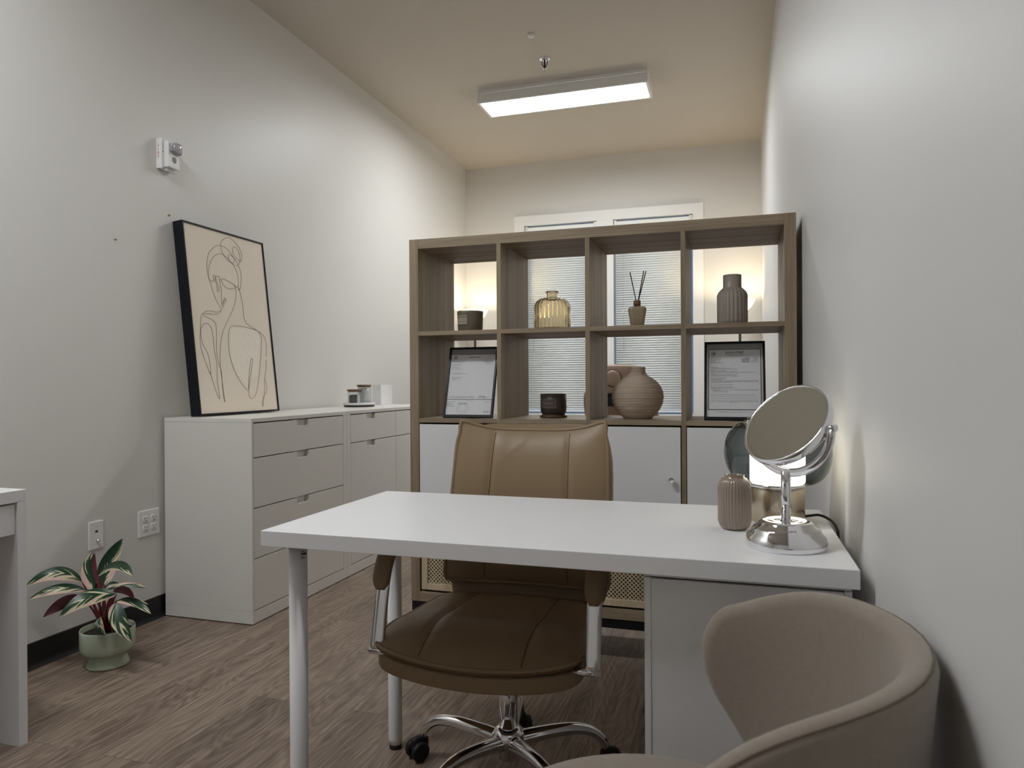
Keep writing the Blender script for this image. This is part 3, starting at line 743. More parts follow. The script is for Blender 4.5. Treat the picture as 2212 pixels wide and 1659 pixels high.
# amber ribbed bottle
t = thing('ribbed_bottle', 'amber ribbed glass bottle vase on the upper shelf', 'vase', (-0.700, 2.790, S1))
def ribs(n, amp, zlo, zhi):
    def rf(r, z, th):
        k = 0 if z < zlo or z > zhi else min(1, (z - zlo) / 0.01 + 0.2, (zhi - z) / 0.01 + 0.0)
        return r + amp * k * abs(math.cos(n * th / 2)) if r > 0.01 else r
    return rf
out = [(0, 0), (0.066, 0), (0.071, 0.004), (0.0725, 0.012), (0.0725, 0.090)] + [(0.0275 + 0.045 * math.cos(q), 0.090 + 0.040 * math.sin(q)) for q in [i * PI / 2 / 9 for i in range(1, 9)]] + \
      [(0.026, 0.131), (0.0215, 0.134), (0.0205, 0.146), (0.0255, 0.151), (0.0265, 0.154), (0.0245, 0.157)]
inn = [(0.018, 0.156), (0.0175, 0.134), (0.025, 0.128), (0.045, 0.122), (0.060, 0.112), (0.0685, 0.090), (0.0685, 0.012), (0.064, 0.006), (0, 0.006)]
MB().lathe(out + inn, seg=180, rf=lambda r, z, th: (r + (0.0022 * abs(math.cos(14 * th)) if 0.008 < z < 0.128 and r > 0.069 else (0.0022 * abs(math.cos(14 * th)) * min(1, r / 0.07) if 0.09 < z < 0.130 and r > 0.03 and (r, z) in out else 0)))).build('glass', M_AMBER, t, fixn=True)
# reed diffuser
t = thing('reed_diffuser', 'beige reed diffuser bottle with black sticks on the upper shelf', 'diffuser', (-0.353, 2.735, S1), math.radians(12))
def sq(r, z, th, k=4.5):
    return r / ((abs(math.cos(th)) ** k + abs(math.sin(th)) ** k) ** (1 / k))
MB().lathe([(0, 0), (0.023, 0), (0.0245, 0.003), (0.033, 0.060), (0.034, 0.068), (0.030, 0.074), (0.016, 0.078), (0, 0.078)], seg=48, rf=lambda r, z, th: sq(r, z, th) if 0.001 < r else r).build('bottle', M_BEIGEB, t)
MB().lathe([(0, 0.078), (0.0135, 0.078), (0.0135, 0.100), (0.006, 0.100), (0.006, 0.094), (0, 0.094)], seg=28).build('wooden_collar', M_WALNUT, t)
for (x1, y1, z1) in ((-0.026, 0.0, 0.208), (0.026, 0.004, 0.214), (0.034, -0.004, 0.212)):
    x0 = -x1 * 0.08
    MB().tube([(-x1 * 0.25, -y1, 0.03), (x0 + x1 * 0.2, 0, 0.095), (x1, y1, z1)], 0.0019, 8).build('reed', M_BLACK, t)
# grey bottle vase with fluted body
t = thing('fluted_vase', 'matte grey-taupe bottle vase with fluted body on the top right shelf', 'vase', (-0.0065, 2.742, S1))
MB().lathe([(0, 0), (0.047, 0), (0.053, 0.004), (0.0545, 0.012), (0.0545, 0.105), (0.050, 0.117), (0.041, 0.127), (0.034, 0.133), (0.0325, 0.137), (0.0325, 0.180), (0.030, 0.181), (0.0285, 0.178), (0.0285, 0.05), (0, 0.05)],
           seg=192, rf=lambda r, z, th: r - (0.0045 * (1 - abs(math.sin(11 * th))) ** 2 if r > 0.0335 and z > 0.002 and z < 0.132 else 0)).build('body', M_TAUPE, t)
# round ribbed vase
t = thing('round_vase', 'round beige vase with horizontal rings and short neck', 'vase', (-0.362, 2.805, S2))
base = [(0.052, 0.0), (0.070, 0.016), (0.086, 0.036), (0.096, 0.058), (0.1005, 0.084), (0.098, 0.106), (0.089, 0.126), (0.074, 0.144), (0.055, 0.158), (0.040, 0.167), (0.032, 0.177), (0.0305, 0.187), (0.0300, 0.200)]
def rad(z):
    for (r0, z0), (r1, z1) in zip(base[:-1], base[1:]):
        if z0 <= z <= z1: return r0 + (r1 - r0) * (z - z0) / (z1 - z0)
    return base[-1][0]
pr = [(0, 0)]; nr = 33
for k in range(nr):
    z0 = 0.200 * k / nr; dz = 0.200 / nr
    for q in range(5):
        zz = z0 + dz * q / 5; pr.append((rad(zz) + 0.0034 * math.sin(PI * q / 5) - 0.0020, zz))
pr += [(0.030, 0.200), (0.026, 0.200), (0.026, 0.16), (0.05, 0.1), (0, 0.09)]
MB().lathe(pr, seg=80).build('body', M_RIBV, t)

# framed certificates ---------------------------------------------------------
def cert_frame(cx, label):
    W_, H_, B_, T_ = 0.213, 0.299, 0.0085, 0.014
    t = thing('framed_certificate', label, 'framed document', (cx, 2.676, S2 + 0.0045), 0, 'framed documents on the shelf')
    t.rotation_euler = (-math.radians(17.0), 0, 0)
    f = MB(); f.box(-W_ / 2, -W_ / 2 + B_, 0, T_, 0, H_); f.box(W_ / 2 - B_, W_ / 2, 0, T_, 0, H_); f.box(-W_ / 2 + B_, W_ / 2 - B_, 0, T_, 0, 0.011); f.box(-W_ / 2 + B_, W_ / 2 - B_, 0, T_, H_ - B_, H_)
    f.build('frame', M_FRAMEBLK, t, bevel=0.0008)
    MB().box(-W_ / 2 + B_, W_ / 2 - B_, 0.007, 0.012, 0.011, H_ - B_).build('paper', M_PAPER, t)
    MB().box(-W_ / 2 + B_, W_ / 2 - B_, 0.002, 0.0028, 0.011, H_ - B_).build('glass_pane', M_GLASS, t)
    # easel strut behind
    st = MB(); st.add([(-0.02, 0.0145, 0.17), (0.02, 0.0145, 0.17), (0.03, 0.085, 0.022), (-0.03, 0.085, 0.022), (-0.02, 0.0175, 0.17), (0.02, 0.0175, 0.17), (0.03, 0.088, 0.024), (-0.03, 0.088, 0.024)],
                      [(0, 1, 2, 3), (7, 6, 5, 4), (0, 4, 5, 1), (1, 5, 6, 2), (2, 6, 7, 3), (3, 7, 4, 0)])
    st.build('easel_strut', M_BLACK, t)
    return t
rnd = random.Random(3)
FY = 0.0066
def rect(mb, x0, x1, z0, z1): mb.add([(x0, FY, z0), (x1, FY, z0), (x1, FY, z1), (x0, FY, z1)], [(0, 1, 2, 3)])
def words(mb, x0, x1, z, h=0.0018):
    x = x0
    while x < x1 - 0.003:
        w = rnd.uniform(0.003, 0.010); w = min(w, x1 - x); 
        y = x
        while y < x + w - 0.0006:      # letter-like strokes
            hh = h * rnd.choice((0.65, 0.65, 1.0)); rect(mb, y, y + 0.0009, z, z + hh); y += 0.00135
        x += w + 0.0014
def ftext(mb, s, size, x, z, align='LEFT', bold=0.0): put_text(mb, s, size, lambda a_, b_: (x + a_, FY, z + b_), align, bold)
def ring(mb, cx, cz, r, w, n=28):
    v = []
    for k in range(n):
        th = 2 * PI * k / n; v += [(cx + r * math.cos(th), FY, cz + r * math.sin(th)), (cx + (r - w) * math.cos(th), FY, cz + (r - w) * math.sin(th))]
    mb.add(v, [(2 * k, (2 * k + 2) % (2 * n), (2 * k + 3) % (2 * n), 2 * k + 1) for k in range(n)])
def seal(mb, cx, cz, r):
    ring(mb, cx, cz, r, r * 0.12); ring(mb, cx, cz, r * 0.72, r * 0.06)
    for (dx, dz, q) in ((0.05, 0.22, 0.26), (0.1, -0.12, 0.32), (-0.22, 0.02, 0.18)):
        mb.add([(cx + r * dx + r * q * math.cos(k * PI / 5), FY, cz + r * dz + r * q * math.sin(k * PI / 5)) for k in range(10)], [tuple(range(10))])
def signature(mb, x, z, s):
    p = [(0, 0.2), (0.06, 0.6), (0.02, 0.1), (0.14, 0.3), (0.2, 0.15), (0.28, 0.8), (0.3, 0.2), (0.34, 0.25), (0.5, 0.2), (0.6, 0.7), (0.56, 0.2), (0.66, 0.35), (0.68, -0.1), (0.62, -0.3), (0.74, 0.2), (0.86, 0.3), (1.0, 0.15)]
    mb.tube(spline([(x + a_ * s, FY, z + b_ * s * 0.35) for a_, b_ in p], 4), 0.0004, 5)
# left document
t = cert_frame(-1.0265, 'black-framed white licence with a pale round seal near its bottom, lower left compartment')
ik = MB(); gk = MB()
rect(ik, -0.096, 0.096, 0.2685, 0.2700)
seal(ik, -0.078, 0.256, 0.0085)
ftext(ik, 'BUSINESS LICENSE', 0.0060, 0.005, 0.2545, 'CENTER', 0.0001)
words(gk, 0.050, 0.088, 0.2465); words(ik, 0.034, 0.088, 0.2400); words(ik, 0.046, 0.088, 0.2355); words(gk, 0.056, 0.075, 0.231); words(ik, 0.056, 0.088, 0.2265)
words(ik, -0.088, -0.030, 0.2365)
for z, w in ((0.225, 0.04), (0.221, 0.035), (0.2165, 0.012), (0.2125, 0.035), (0.2085, 0.043), (0.2025, 0.047)): words(ik, -0.088, -0.088 + w, z)
words(ik, -0.088, -0.036, 0.189); words(ik, -0.084, -0.018, 0.184); words(ik, -0.088, -0.042, 0.170); words(ik, -0.084, -0.050, 0.165); words(ik, -0.084, -0.060, 0.160)
for z in (0.0885, 0.085, 0.0815): words(gk, -0.088, 0.02, z, 0.0015)
signature(ik, 0.040, 0.084, 0.034); rect(gk, 0.028, 0.084, 0.0822, 0.0827)
rect(ik, -0.098, 0.098, 0.0755, 0.0772)
words(gk, -0.012, 0.018, 0.0690); words(ik, -0.096, -0.058, 0.0655); words(ik, 0.066, 0.096, 0.0655)
for z, w in ((0.059, 0.03), (0.056, 0.028), (0.0525, 0.01), (0.0495, 0.03), (0.0465, 0.034)): words(ik, -0.096, -0.096 + w, z, 0.0015)
words(ik, -0.046, -0.006, 0.0590); words(ik, -0.046, -0.002, 0.0560)
ring(gk, -0.026, 0.040, 0.0255, 0.0006, 48); ring(gk, -0.026, 0.040, 0.0165, 0.0005, 40)
signature(ik, 0.066, 0.022, 0.026)
ik.build('printing', M_INKB, t, fixn=False); gk.build('faint_printing', M_INKG, t, fixn=False)
MB().box(-0.0978, 0.0978, 0.0062, 0.0069, 0.2702, 0.2905).build('grey_header_band', M_PAPERG, t)
# right document
t = cert_frame(0.0000, 'black-framed RESELLER PERMIT certificate in the lower right compartment')
ik = MB(); gk = MB()
bx0, bx1, bz0, bz1 = -0.0925, 0.0925, 0.038, 0.272
for q in ((bx0, bx1, bz1 - 0.0028, bz1), (bx0, bx1, bz0, bz0 + 0.0024), (bx0, bx0 + 0.0024, bz0, bz1), (bx1 - 0.0024, bx1, bz0, bz1)): rect(ik, *q)
rect(gk, bx1 + 0.0014, bx1 + 0.0020, bz0, bz1)
seal(ik, -0.074, 0.254, 0.0088); words(gk, -0.081, -0.067, 0.2415, 0.0014)
ftext(ik, 'RESELLER PERMIT', 0.0086, 0.0, 0.2555, 'CENTER', 0.0001)
ftext(ik, 'Washington State Department of Revenue', 0.0040, 0.0, 0.2500, 'CENTER', 0.00005)
words(gk, -0.030, 0.032, 0.2455, 0.0016)
for z, w in ((0.233, 0.040), (0.229, 0.038), (0.225, 0.016), (0.2215, 0.036), (0.2175, 0.046)): words(gk if w < 0.02 else ik, -0.085, -0.085 + w, z, 0.0017)
for i_, (s_, w) in enumerate((('Account ID:', 0.018), ('Permit Number:', 0.018), ('Effective Date:', 0.024), ('Expiration Date:', 0.024))):
    z = 0.2335 - i_ * 0.0048; ftext(ik, s_, 0.0044, 0.053, z, 'RIGHT', 0.00012); words(ik, 0.083 - w, 0.083, z, 0.0022)
body = [(0.2000, 0, 0.030, 1), (0.1965, 4, 0.070, 0), (0.1930, 4, 0.090, 1), (0.1870, 0, 0.056, 1), (0.1835, 4, 0.088, 0), (0.1800, 4, 0.160, 0), (0.1762, 4, 0.012, 0), (0.1728, 4, 0.096, 0), (0.1692, 4, 0.090, 0), (0.1655, 4, 0.100, 0),
        (0.1585, 0, 0.062, 1), (0.1550, 4, 0.052, 0), (0.1515, 4, 0.040, 0), (0.1480, 4, 0.164, 0), (0.1445, 4, 0.166, 0), (0.1410, 4, 0.074, 1),
        (0.1320, 0, 0.082, 1), (0.1240, 0, 0.078, 1), (0.1205, 4, 0.094, 0), (0.1165, 4, 0.034, 0), (0.1130, 10, 0.158, 0), (0.1095, 10, 0.034, 0), (0.1060, 10, 0.056, 0), (0.0945, 0, 0.158, 0)]
for z, ind, w, bd in body: words(ik if bd else gk, -0.086 + ind * 0.001, -0.086 + ind * 0.001 + w, z, 0.0018)
for z in (0.0880, 0.0815, 0.0745): rect(gk, -0.084, 0.080, z, z + 0.0005)
words(ik, -0.082, -0.070, 0.0695); words(gk, -0.068, 0.082, 0.0695); words(gk, -0.018, 0.016, 0.0660)
words(ik, -0.062, 0.060, 0.0300, 0.0018)
ik.build('printing', M_INKB, t, fixn=False); gk.build('faint_printing', M_INKG, t, fixn=False)
MB().box(-0.0978, 0.0978, 0.0062, 0.0069, 0.2735, 0.2905).build('grey_header_band', M_PAPERG, t)

# ------------------------------------------------------------------ behind the shelf: floor lamps, treatment bed
def torchiere(x, y, label):
    zt = 1.730
    t = thing('floor_lamp', label, 'floor lamp', (x, y, 0), 0, 'torchiere floor lamps by the windows')
    MB().lathe([(0, 0), (0.125, 0), (0.125, 0.012), (0.05, 0.026), (0.014, 0.034), (0, 0.034)], seg=48).build('base', M_BLACK, t)
    MB().tube([(0, 0, 0.03), (0, 0, zt - 0.125)], 0.0105, 16).build('pole', M_BLACK, t)
    MB().lathe([(0, zt - 0.13), (0.02, zt - 0.13), (0.032, zt - 0.115), (0.030, zt - 0.108), (0, zt - 0.108)], seg=32).build('collar', M_BLACK, t)
    pr = [(0.028, zt - 0.109), (0.060, zt - 0.090), (0.090, zt - 0.060), (0.110, zt - 0.028), (0.122, zt), (0.119, zt), (0.106, zt - 0.029), (0.087, zt - 0.058), (0.058, zt - 0.086), (0.028, zt - 0.104)]
    MB().lathe(pr, seg=48, closed=True).build('glass_shade', M_BOWL, t)
    ld = bpy.data.lights.new('bulb', 'POINT'); ld.energy = 6.5; ld.color = (1.0, 0.80, 0.52); ld.shadow_soft_size = 0.035
    lo = bpy.data.objects.new('bulb', ld); COL.objects.link(lo); lo.parent = t; lo.location = (0, 0, zt - 0.035)
torchiere(-2.292, 6.20, 'black torchiere floor lamp glowing in the back left corner')
torchiere(0.045, 6.20, 'black torchiere floor lamp glowing in the back right corner')

t = thing('treatment_bed', 'rosy tan cushioned facial bed with padded headrest in front of the windows', 'treatment bed', (-0.72, 5.2, 0))
def bp_(mb, nm, m=M_LEATHER2, **k): return mb.build(nm, m, t, **k)
h = MB(); h.rbox((-0.008, -0.66, 1.068), (0.188, 0.045, 0.092), 5, 12, deform=lambda x, y, z, Q: (x, y - 0.02 * math.cos(x * 7), z + 0.006 * math.cos(x * 6)))
hr = bp_(h, 'headrest')
h = MB(); h.lathe([(0, 0.0), (0.046, 0.0), (0.052, 0.006), (0.050, 0.014), (0.03, 0.018), (0, 0.019)], seg=32, rf=lambda r, z, th: r)
o = h.build('face_cushion', M_LEATHER2, hr); o.rotation_euler = (PI / 2, 0, 0); o.location = (-0.012, -0.722, 1.078)
h = MB(); h.lathe([(0.049, 0), (0.056, 0), (0.056, 0.006), (0.049, 0.006)], seg=32, closed=True)
o = h.build('face_hole_rim', M_DARK, hr); o.rotation_euler = (PI / 2, 0, 0); o.location = (-0.012, -0.7215, 1.078)
h = MB(); h.box(-0.06, 0.06, -0.66, -0.62, 0.90, 1.02); bp_(h, 'headrest_bracket', M_BLACK)
h = MB(); h.rbox((0.0, -0.42, 0.80), (0.235, 0.055, 0.26), 6, 12, deform=lambda x, y, z, Q: (x * (1.12 - 0.28 * (z + 0.26)), y - 0.75 * z, z * 0.88))
bp_(h, 'backrest')
h = MB(); h.rbox((0.0, 0.05, 0.60), (0.29, 0.30, 0.055), 7, 10); bp_(h, 'seat')
h = MB(); h.rbox((0.0, 0.62, 0.58), (0.28, 0.26, 0.05), 7, 10); bp_(h, 'leg_rest')
for sx in (-1, 1):
    h = MB(); h.rbox((sx * 0.34, -0.2, 0.76), (0.045, 0.24, 0.035), 4, 10, deform=lambda x, y, z, Q: (x, y, z - 0.25 * y * y * 4 + (-0.06) * y)); ar = bp_(h, 'armrest')
    h = MB(); h.tube([(sx * 0.33, -0.1, 0.60), (sx * 0.34, -0.16, 0.74)], 0.015, 12); h.build('armrest_bracket', M_BLACK, ar)
h = MB(); h.rbox((0, 0.1, 0.30), (0.16, 0.20, 0.24), 8, 8); bp_(h, 'pedestal', M_PLASTICW)
h = MB(); h.box(-0.27, 0.27, -0.28, 0.45, 0.0, 0.06); bp_(h, 'base', M_PLASTICW, bevel=0.01)

# ------------------------------------------------------------------ desk and its drawer unit
DX0, DX1, DY0, DY1, DZ = -0.9974, 0.2026, 1.3312, 1.9263, 0.7334
t = thing('desk', 'white rectangular desk top on round legs in the middle of the room', 'desk', ((DX0 + DX1) / 2, (DY0 + DY1) / 2, 0))
off2 = Vector(t.location)
def pd(mb, nm, m, par, of, **k):
    mb.v = [tuple(Vector(q) - of) for q in mb.v]; return mb.build(nm, m, par, **k)
DTH = 0.034
pd(MB().box(DX0, DX1, DY0, DY1, DZ - DTH, DZ), 'tabletop', M_DESK, t, off2, bevel=0.0012)
for (lx, ly) in ((-0.9435, 1.392), (-0.9435, 1.868)):
    lg = pd(MB().lathe([(0, 0.014), (0.0185, 0.014), (0.0198, 0.03), (0.0203, DZ - DTH), (0, DZ - DTH)], lx, ly, 0, 32), 'leg', M_LEGW, t, off2)
    pd(MB().lathe([(0, 0), (0.0165, 0), (0.0180, 0.003), (0.0180, 0.0139), (0, 0.0139)], lx, ly, 0, 32), 'foot', M_RUBBER, lg, off2)
    pd(MB().box(lx - 0.03, lx + 0.03, ly - 0.03, ly + 0.03, DZ - DTH - 0.003, DZ - DTH - 0.0002), 'mounting_plate', M_BLACK, lg, off2)
    if ly < 1.5:
        st = MB(); r_ = 0.0206
        def stick(a0, a1, z0, z1):
            v = []
            for i in range(5):
                an = a0 + (a1 - a0) * i / 4; v += [(lx + r_ * math.sin(an), ly - r_ * math.cos(an), z0), (lx + r_ * math.sin(an), ly - r_ * math.cos(an), z1)]
            st.add(v, [(2 * i, 2 * i + 2, 2 * i + 3, 2 * i + 1) for i in range(4)], True)
        for q in ((0.9, 1.25, 0.6795, 0.681), (0.9, 1.6, 0.6745, 0.677), (0.9, 0.97, 0.672, 0.6765), (0.9, 1.6, 0.6720, 0.6730), (1.15, 1.6, 0.672, 0.677), (0.93, 1.3, 0.6655, 0.667), (0.88, 0.95, 0.6675, 0.669), (0.88, 0.95, 0.6635, 0.665), (1.24, 1.31, 0.6635, 0.670)): stick(*q)
        pd(st, 'printed_sticker', M_INKB, lg, off2, fixn=False)

px0, px1, py0, py1 = -0.1655, 0.1945, 1.365, 1.915
t = thing('drawer_unit', 'white drawer unit under the right end of the desk', 'drawer unit', ((px0 + px1) / 2, (py0 + py1) / 2, 0))
of3 = Vector(t.location)
pd(MB().box(px0, px0 + 0.012, py0, py1, 0, 0.6855), 'side_panel', M_WHITE, t, of3, bevel=0.0006)
pd(MB().box(px1 - 0.012, px1, py0, py1, 0, 0.6855), 'side_panel', M_WHITE, t, of3, bevel=0.0006)
pd(MB().box(px0 + 0.001, px1 - 0.001, py0 + 0.003, py1, 0.6870, DZ - DTH - 0.0005), 'top_panel', M_WHITE, t, of3, bevel=0.0006)
pd(MB().box(px0 + 0.0125, px1 - 0.0125, py0 + 0.0012, py0 + 0.012, 0.003, 0.6835), 'back_panel', M_WHITE, t, of3, bevel=0.0004)
for z0, z1 in ((0.46, 0.68), (0.24, 0.455), (0.02, 0.235)):
    pd(MB().box(px0 + 0.014, px1 - 0.014, py1 - 0.02, py1 - 0.002, z0, z1), 'drawer', M_WHITE, t, of3, bevel=0.001)

# ------------------------------------------------------------------ things on the desk
t = thing('small_vase', 'small glazed taupe vase with vertical ribs on the desk', 'vase', (-0.0015, 1.632, DZ + 0.0003))
MB().lathe([(0, 0), (0.023, 0), (0.0255, 0.002), (0.031, 0.007), (0.0345, 0.018), (0.0348, 0.088), (0.0325, 0.101), (0.0265, 0.110), (0.0205, 0.1135), (0.0205, 0.1165), (0.0218, 0.1185), (0.0195, 0.1185), (0.0175, 0.115), (0.018, 0.10), (0.031, 0.085), (0.031, 0.02), (0, 0.01)],
           seg=240, rf=lambda r, z, th: r + (0.0024 * abs(math.sin(17 * th)) - 0.0014) * min(1, max(0, (z - 0.003) / 0.012), max(0, (0.111 - z) / 0.012)) if r > 0.024 else r).build('body', M_TAUPEG, t)

LX, LY = 0.0930, 1.752
t = thing('table_lamp', 'lit table lamp with smoked glass globe and nickel base on the desk', 'lamp', (LX, LY, DZ + 0.0003))
MB().lathe([(0, 0), (0.0575, 0), (0.0595, 0.002), (0.0595, 0.078), (0.0575, 0.080), (0, 0.080)], seg=64).build('base', M_NICKEL, t)
MB().lathe([(0, 0.0801), (0.061, 0.0801), (0.0625, 0.083), (0.0625, 0.087), (0, 0.088)], seg=64).build('collar', M_CHROME, t)
MB().lathe([(0, 0.0885), (0.0585, 0.0885), (0.0605, 0.092), (0.0605, 0.205), (0.056, 0.214), (0, 0.214)], seg=64).build('opal_diffuser', M_OPAL, t)
gl = [(0.0640, 0.088)] + [(0.070 + 0.048 * math.cos(q), 0.158 + 0.070 * math.sin(q)) for q in [-PI / 2 + i * PI / 16 for i in range(0, 17)]] + [(0.062, 0.232)]
MB().lathe(gl, seg=72, closed=False).build('glass_globe', M_SMOKE, t)
tb = [o for o in COL.objects if o.name == 'glass_globe'][0]
bm = bmesh.new(); bm.from_mesh(tb.data); bmesh.ops.delete(bm, geom=[f for f in bm.faces if len(f.verts) > 4], context='FACES'); bm.to_mesh(tb.data); bm.free()
MB().lathe([(0, 0.228), (0.060, 0.230), (0.066, 0.2335), (0.066, 0.2365), (0.03, 0.240), (0, 0.240)], seg=64).build('top_cap', M_NICKEL, t)
cb = spline([(0.055, 0.012, 0.010), (0.070, 0.015, 0.012), (0.090, 0.006, 0.016), (0.1085, -0.025, 0.012), (0.118, -0.055, 0.0), (0.1205, -0.062, -0.03), (0.1205, -0.065, -0.2), (0.1205, -0.02, -0.55), (0.119, 0.03, -0.728)], 6)
MB().tube(cb, 0.0030, 10).build('power_cord', M_RUBBER, t)

MX, MY = 0.0945, 1.487
t = thing('vanity_mirror', 'round chrome tilting vanity mirror on a stepped stand on the desk', 'mirror', (MX, MY, DZ + 0.0003))
MB().lathe([(0, 0), (0.0745, 0), (0.0755, 0.002), (0.0755, 0.010), (0.0735, 0.020), (0.0655, 0.028), (0.0635, 0.034), (0.060, 0.0385), (0.0525, 0.042), (0.0505, 0.047), (0.046, 0.0505), (0.038, 0.0515), (0.028, 0.0495), (0.012, 0.049), (0.0095, 0.052), (0, 0.053)], seg=80).build('base', M_CHROME, t)
MB().tube([(0, 0, 0.05), (0, 0, 0.146)], 0.0092, 24).build('column', M_CHROME, t)
MC = Vector((0.004, 0.0, 0.236))     # mirror centre
AR = 0.092
bet = math.radians(62); cr, sr_ = math.cos(bet), math.sin(bet)
ax = (RT * cr - Vector((FW.x, FW.y, 0)).normalized() * sr_).normalized()     # pivot axis, horizontal
nh = (-RT * sr_ - Vector((FW.x, FW.y, 0)).normalized() * cr).normalized()
tl = math.radians(37); nrm = (nh * math.cos(tl) + Vector((0, 0, 1)) * math.sin(tl)).normalized()
yk = MB(); yk.tube([MC + ax * (AR + 0.006) * math.cos(q) + Vector((0, 0, 1)) * (AR + 0.0) * math.sin(q) for q in [-PI + i * PI / 24 for i in range(25)]], 0.005, 12, flat=(0.0042, 0.0085), upv=nh)
yk.build('yoke', M_CHROME, t)
for sg in (-1, 1):
    MB().tube([MC + ax * sg * (AR - 0.006), MC + ax * sg * (AR + 0.016)], [0.0045, 0.0062], 16).build('pivot_screw', M_CHROME, t)
vy = nrm.cross(ax).normalized(); rot = Matrix((ax, vy, nrm)).transposed().to_4x4(); rot.translation = MC
hs = MB().lathe([(0, -0.0105), (0.080, -0.0105), (0.0862, -0.0085), (0.0880, -0.004), (0.0885, 0.004), (0.0870, 0.0095), (0.0845, 0.0108), (0.0830, 0.0098), (0.0825, 0.0085), (0, 0.0085)], seg=96)
hs.v = [tuple(rot @ (Vector(q) * 1.04)) for q in hs.v]; hs.build('mirror_rim', M_CHROME, t)
hs = MB().lathe([(0, 0.0087), (0.0822, 0.0087), (0.0822, 0.0091), (0, 0.0091)], seg=96, smooth=False)
hs.v = [tuple(rot @ (Vector(q) * 1.04)) for q in hs.v]; hs.build('mirror_glass', M_MIRROR, t)

# ------------------------------------------------------------------ office chair
t = thing('office_chair', 'tan leather office chair with chrome arms tucked under the desk', 'office chair', (-0.578, 1.800, 0), math.radians(2.0))
CHL = t
SXO = -0.020
rotz = 2.0
angs = [99.3 - rotz + 72 * k for k in range(5)]
hub = MB().lathe([(0, 0.062), (0.026, 0.062), (0.029, 0.066), (0.030, 0.096), (0.041, 0.104), (0.043, 0.112), (0.043, 0.126), (0.036, 0.139), (0.028, 0.146), (0, 0.146)], seg=40)
hub.build('base_hub', M_CHROME, t)
for an in angs:
    A_ = math.radians(an); dx, dy = math.cos(A_), math.sin(A_)
    path = spline([(0.030 * dx, 0.030 * dy, 0.110), (0.10 * dx, 0.10 * dy, 0.119), (0.17 * dx, 0.17 * dy, 0.123), (0.222 * dx, 0.222 * dy, 0.114), (0.255 * dx, 0.255 * dy, 0.090), (0.270 * dx, 0.270 * dy, 0.062)], 5)
    n_ = len(path); rs = [0.0215 - 0.0105 * (i / (n_ - 1)) ** 0.8 for i in range(n_)]
    MB().tube(path, rs, 16).build('base_spoke', M_CHROME, t)
    # caster
    ca_ = random.uniform(0, 6.28)
    cx_, cy_ = 0.272 * dx, 0.272 * dy; ux, uy = math.cos(ca_), math.sin(ca_)
    hd = MB(); hd.rbox((0, 0, 0.002), (0.027, 0.0125, 0.023), 3, 8)
    q = Matrix.Rotation(ca_, 4, 'Z'); hd.v = [tuple(q @ Vector(v_) + Vector((cx_ - ux * 0.008, cy_ - uy * 0.008, 0.040))) for v_ in hd.v]
    ho = hd.build('caster', M_RUBBER, t)
    for sg in (-1, 1):
        wl = MB().lathe([(0, -0.007), (0.016, -0.009), (0.0225, -0.009), (0.0260, -0.006), (0.0265, 0.0), (0.0260, 0.006), (0.0225, 0.009), (0.016, 0.009), (0, 0.007)], seg=32)
        mw = Matrix.Rotation(ca_, 4, 'Z') @ Matrix.Rotation(PI / 2, 4, 'X')
        wl.v = [tuple(mw @ Vector(v_) + Vector((cx_ - ux * 0.016 - uy * 0.017 * sg, cy_ - uy * 0.016 + ux * 0.017 * sg, 0.0267))) for v_ in wl.v]
        wl.build('wheel', M_RUBBER, ho)
MB().tube([(0, 0, 0.14), (0, 0, 0.30)], 0.0252, 32).build('gas_column', M_CHROME, t)
MB().box(-0.07, 0.07, -0.10, 0.10, 0.298, 0.325).build('tilt_mechanism', M_BLACK, t, bevel=0.006)
# seat: lower shell and upper pad
def seat_def(k):
    def f(x, y, z, Q):
        yy = y / 0.25; xw = 1 - (x / 0.26) ** 2
        fr = max(0, -yy)
        bow = -0.022 * xw * fr                                     # bowed front edge
        drop = -0.034 * xw * max(0, (-yy - 0.25) / 0.75) ** 2
        crest = 0.010 * math.exp(-((yy + 0.45) / 0.35) ** 2)
        return (x * (1 - 0.07 * max(0, yy)), y + bow, z + (drop + crest) * k - 0.006 * yy)
    return f
sb = MB(); sb.rbox((SXO, -0.012, 0.379), (0.258, 0.236, 0.024), 9, 26, deform=seat_def(0.9)); sb.build('seat_base', M_LEATHER, t)
def pad_def(x, y, z, Q):
    pil = (1 - 0.85 * (abs(x) / 0.256) ** 7) * (1 - 0.85 * (abs(y) / 0.238) ** 7)
    X, Y, Z = seat_def(1.0)(x, y, z * max(0.1, pil), Q)
    if Q.z > 0:
        gr = sum(math.exp(-((x - s_ * 0.125) / 0.010) ** 2) for s_ in (-1, 1)) * 0.006 * pil
        Z += -gr + 0.008 * (1 - (x / 0.256) ** 2) * (1 - (y / 0.238) ** 2)
    return (X, Y, Z)
PADC = (SXO, -0.014, 0.421)
sp = MB(); sp.rbox(PADC, (0.256, 0.238, 0.024), 11, 44, deform=pad_def); sp.build('seat_cushion', M_LEATHER, t)
def loop_pts(h, p, zc, deform, c_, n=96, scale=1.0):
    out = []
    for k in range(n + 1):
        th = 2 * PI * k / n; q = Vector((math.cos(th), math.sin(th), 0))
        L_ = (abs(q.x) ** p + abs(q.y) ** p) ** (1 / p); q = q / L_ * scale
        P = Vector(deform(q.x * h[0], q.y * h[1], zc, q)); out.append(P + Vector(c_))
    return out
MB().tube(loop_pts((0.256, 0.238), 11, 0.0, lambda x, y, z, Q: seat_def(1.0)(x, y, z, Q), PADC, scale=1.005), 0.0055, 8).build('seat_piping', M_LEATHER, t)
